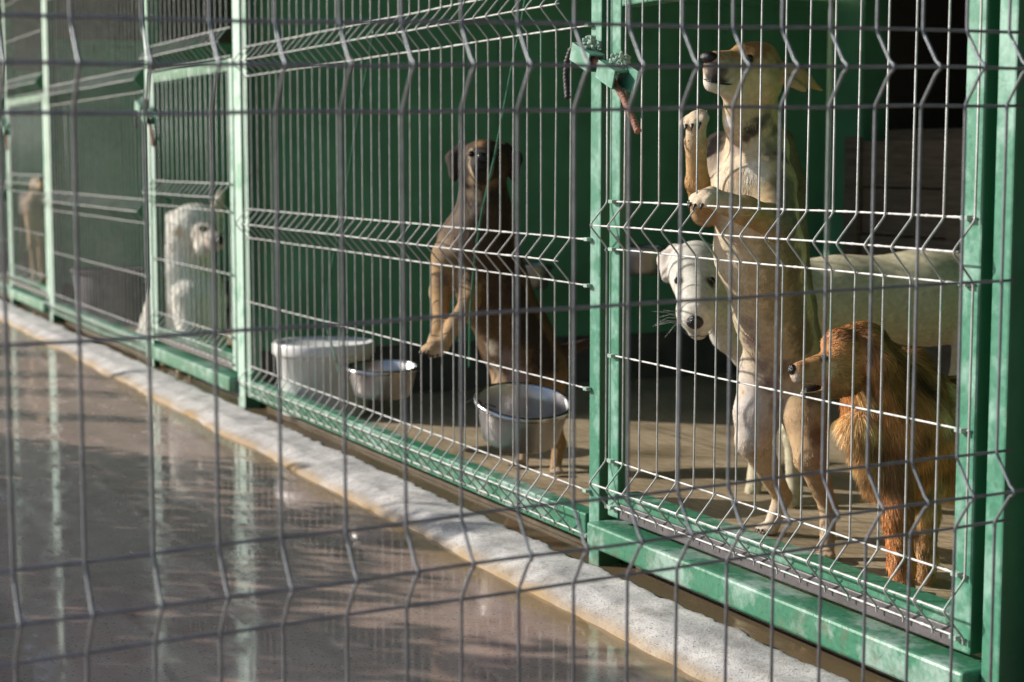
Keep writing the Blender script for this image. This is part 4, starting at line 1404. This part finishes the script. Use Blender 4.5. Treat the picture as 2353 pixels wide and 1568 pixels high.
D.build(45000, 6, 0.0009, 0.14, 0.10)
for u in (1083, 1141): eye(D, u, 354, 4.855, 7.5)
D.part("nose", M['nose'], S(1106, 362, 4.715), AX, (0.012, 0.017, 0.014))

# ---- pale shaggy dog sitting in the second kennel
PALE, SH = (0.90, 0.86, 0.76), (0.62, 0.53, 0.40)
D = Dog("dog", on_floor(430, 812), "pale cream shaggy dog sitting behind the second kennel's door", 0.008)
D.cone(J(432, 570, 8.21, 52), J(432, 680, 8.27, 78), PALE, k=0.05, hair=0.032, flow=(0, 0, -1))
D.cone(J(432, 680, 8.27, 80), J(428, 790, 8.35, 92), PALE, k=0.05, hair=0.032, flow=(0, 0, -1))
D.cone(J(390, 740, 8.40, 48), J(395, 800, 8.40, 56), PALE, k=0.05, hair=0.032)
D.cone(J(398, 640, 8.30, 42), J(374, 770, 8.42, 58), PALE, k=0.05, hair=0.032, flow=(0, 0, -1))
D.chain([J(475, 690, 8.17, 46), J(480, 785, 8.13, 30), J(482, 814, 8.11, 24)], PALE, k=0.03, hair=0.03)
D.chain([J(440, 690, 8.13, 46), J(442, 785, 8.07, 30), J(444, 816, 8.05, 24)], PALE, k=0.03, hair=0.03)
D.ell(S(448, 522, 8.17), np.stack([unit(RT - 0.6 * FW), unit(np.cross(UP, RT - 0.6 * FW)), UP]), (0.128, 0.115, 0.112), PALE, k=0.04, hair=0.03)
D.cone(J(472, 540, 8.07, 30), J(497, 556, 7.98, 21), (0.62, 0.53, 0.45), k=0.03, hair=0.012)
D.ell(S(472, 570, 8.05), np.eye(3), (0.05, 0.05, 0.035), PALE, k=0.03, hair=0.02)
D.cone(J(497, 490, 8.19, 16), J(506, 448, 8.18, 11), (0.66, 0.56, 0.40), k=0.02, hair=0.012)
D.cone(J(398, 500, 8.21, 16), J(394, 540, 8.19, 14), PALE, k=0.02, hair=0.03)
D.mark(464, 525, 12, (0.10, 0.085, 0.07), 8)
D.mark(498, 522, 9, (0.12, 0.09, 0.07), 7)
D.mark(478, 550, 12, (0.52, 0.44, 0.38), 8)
D.mark(410, 530, 10, (0.52, 0.40, 0.26), 10)
D.mark(440, 800, 30, (0.45, 0.36, 0.24), 22)
D.build(26000, 8, 0.0012, 0.16, 0.2)
eye(D, 464, 525, 7.15, 7)
D.part("nose", M['nose'], S(505, 553, 7.94), np.eye(3), (0.024, 0.024, 0.022))

# ---- distant dog at the far left
D = Dog("dog", on_floor(75, 690), "small blurred brown and tan dog far away at the left edge", 0.010)
D.chain([J(46, 470, 11.50, 14), J(64, 472, 11.40, 26), J(78, 478, 11.30, 24)], (0.22, 0.17, 0.14), k=0.05, hair=0.02)
D.chain([J(78, 470, 11.30, 20), J(88, 436, 11.25, 15)], (0.50, 0.36, 0.22), k=0.04, hair=0.02)
D.chain([J(86, 424, 11.25, 17), J(96, 430, 11.17, 10)], (0.52, 0.37, 0.23), k=0.04, hair=0.015)
D.chain([J(72, 490, 11.25, 16), J(74, 560, 11.20, 9), J(82, 640, 11.20, 7), J(84, 690, 11.18, 9)], (0.50, 0.33, 0.18), k=0.03, hair=0.01)
D.chain([J(84, 490, 11.35, 16), J(94, 560, 11.35, 9), J(98, 640, 11.35, 7), J(98, 684, 11.33, 9)], (0.40, 0.27, 0.15), k=0.03, hair=0.01)
D.chain([J(48, 490, 11.50, 14), J(44, 560, 11.53, 9), J(52, 620, 11.53, 7), J(50, 672, 11.51, 8)], (0.20, 0.15, 0.12), k=0.03, hair=0.01)
D.build(6000, 9, 0.003, 0.2, 0.2)
D.part("nose", M['nose'], S(101, 431, 11.1), np.eye(3), (0.014, 0.014, 0.014))
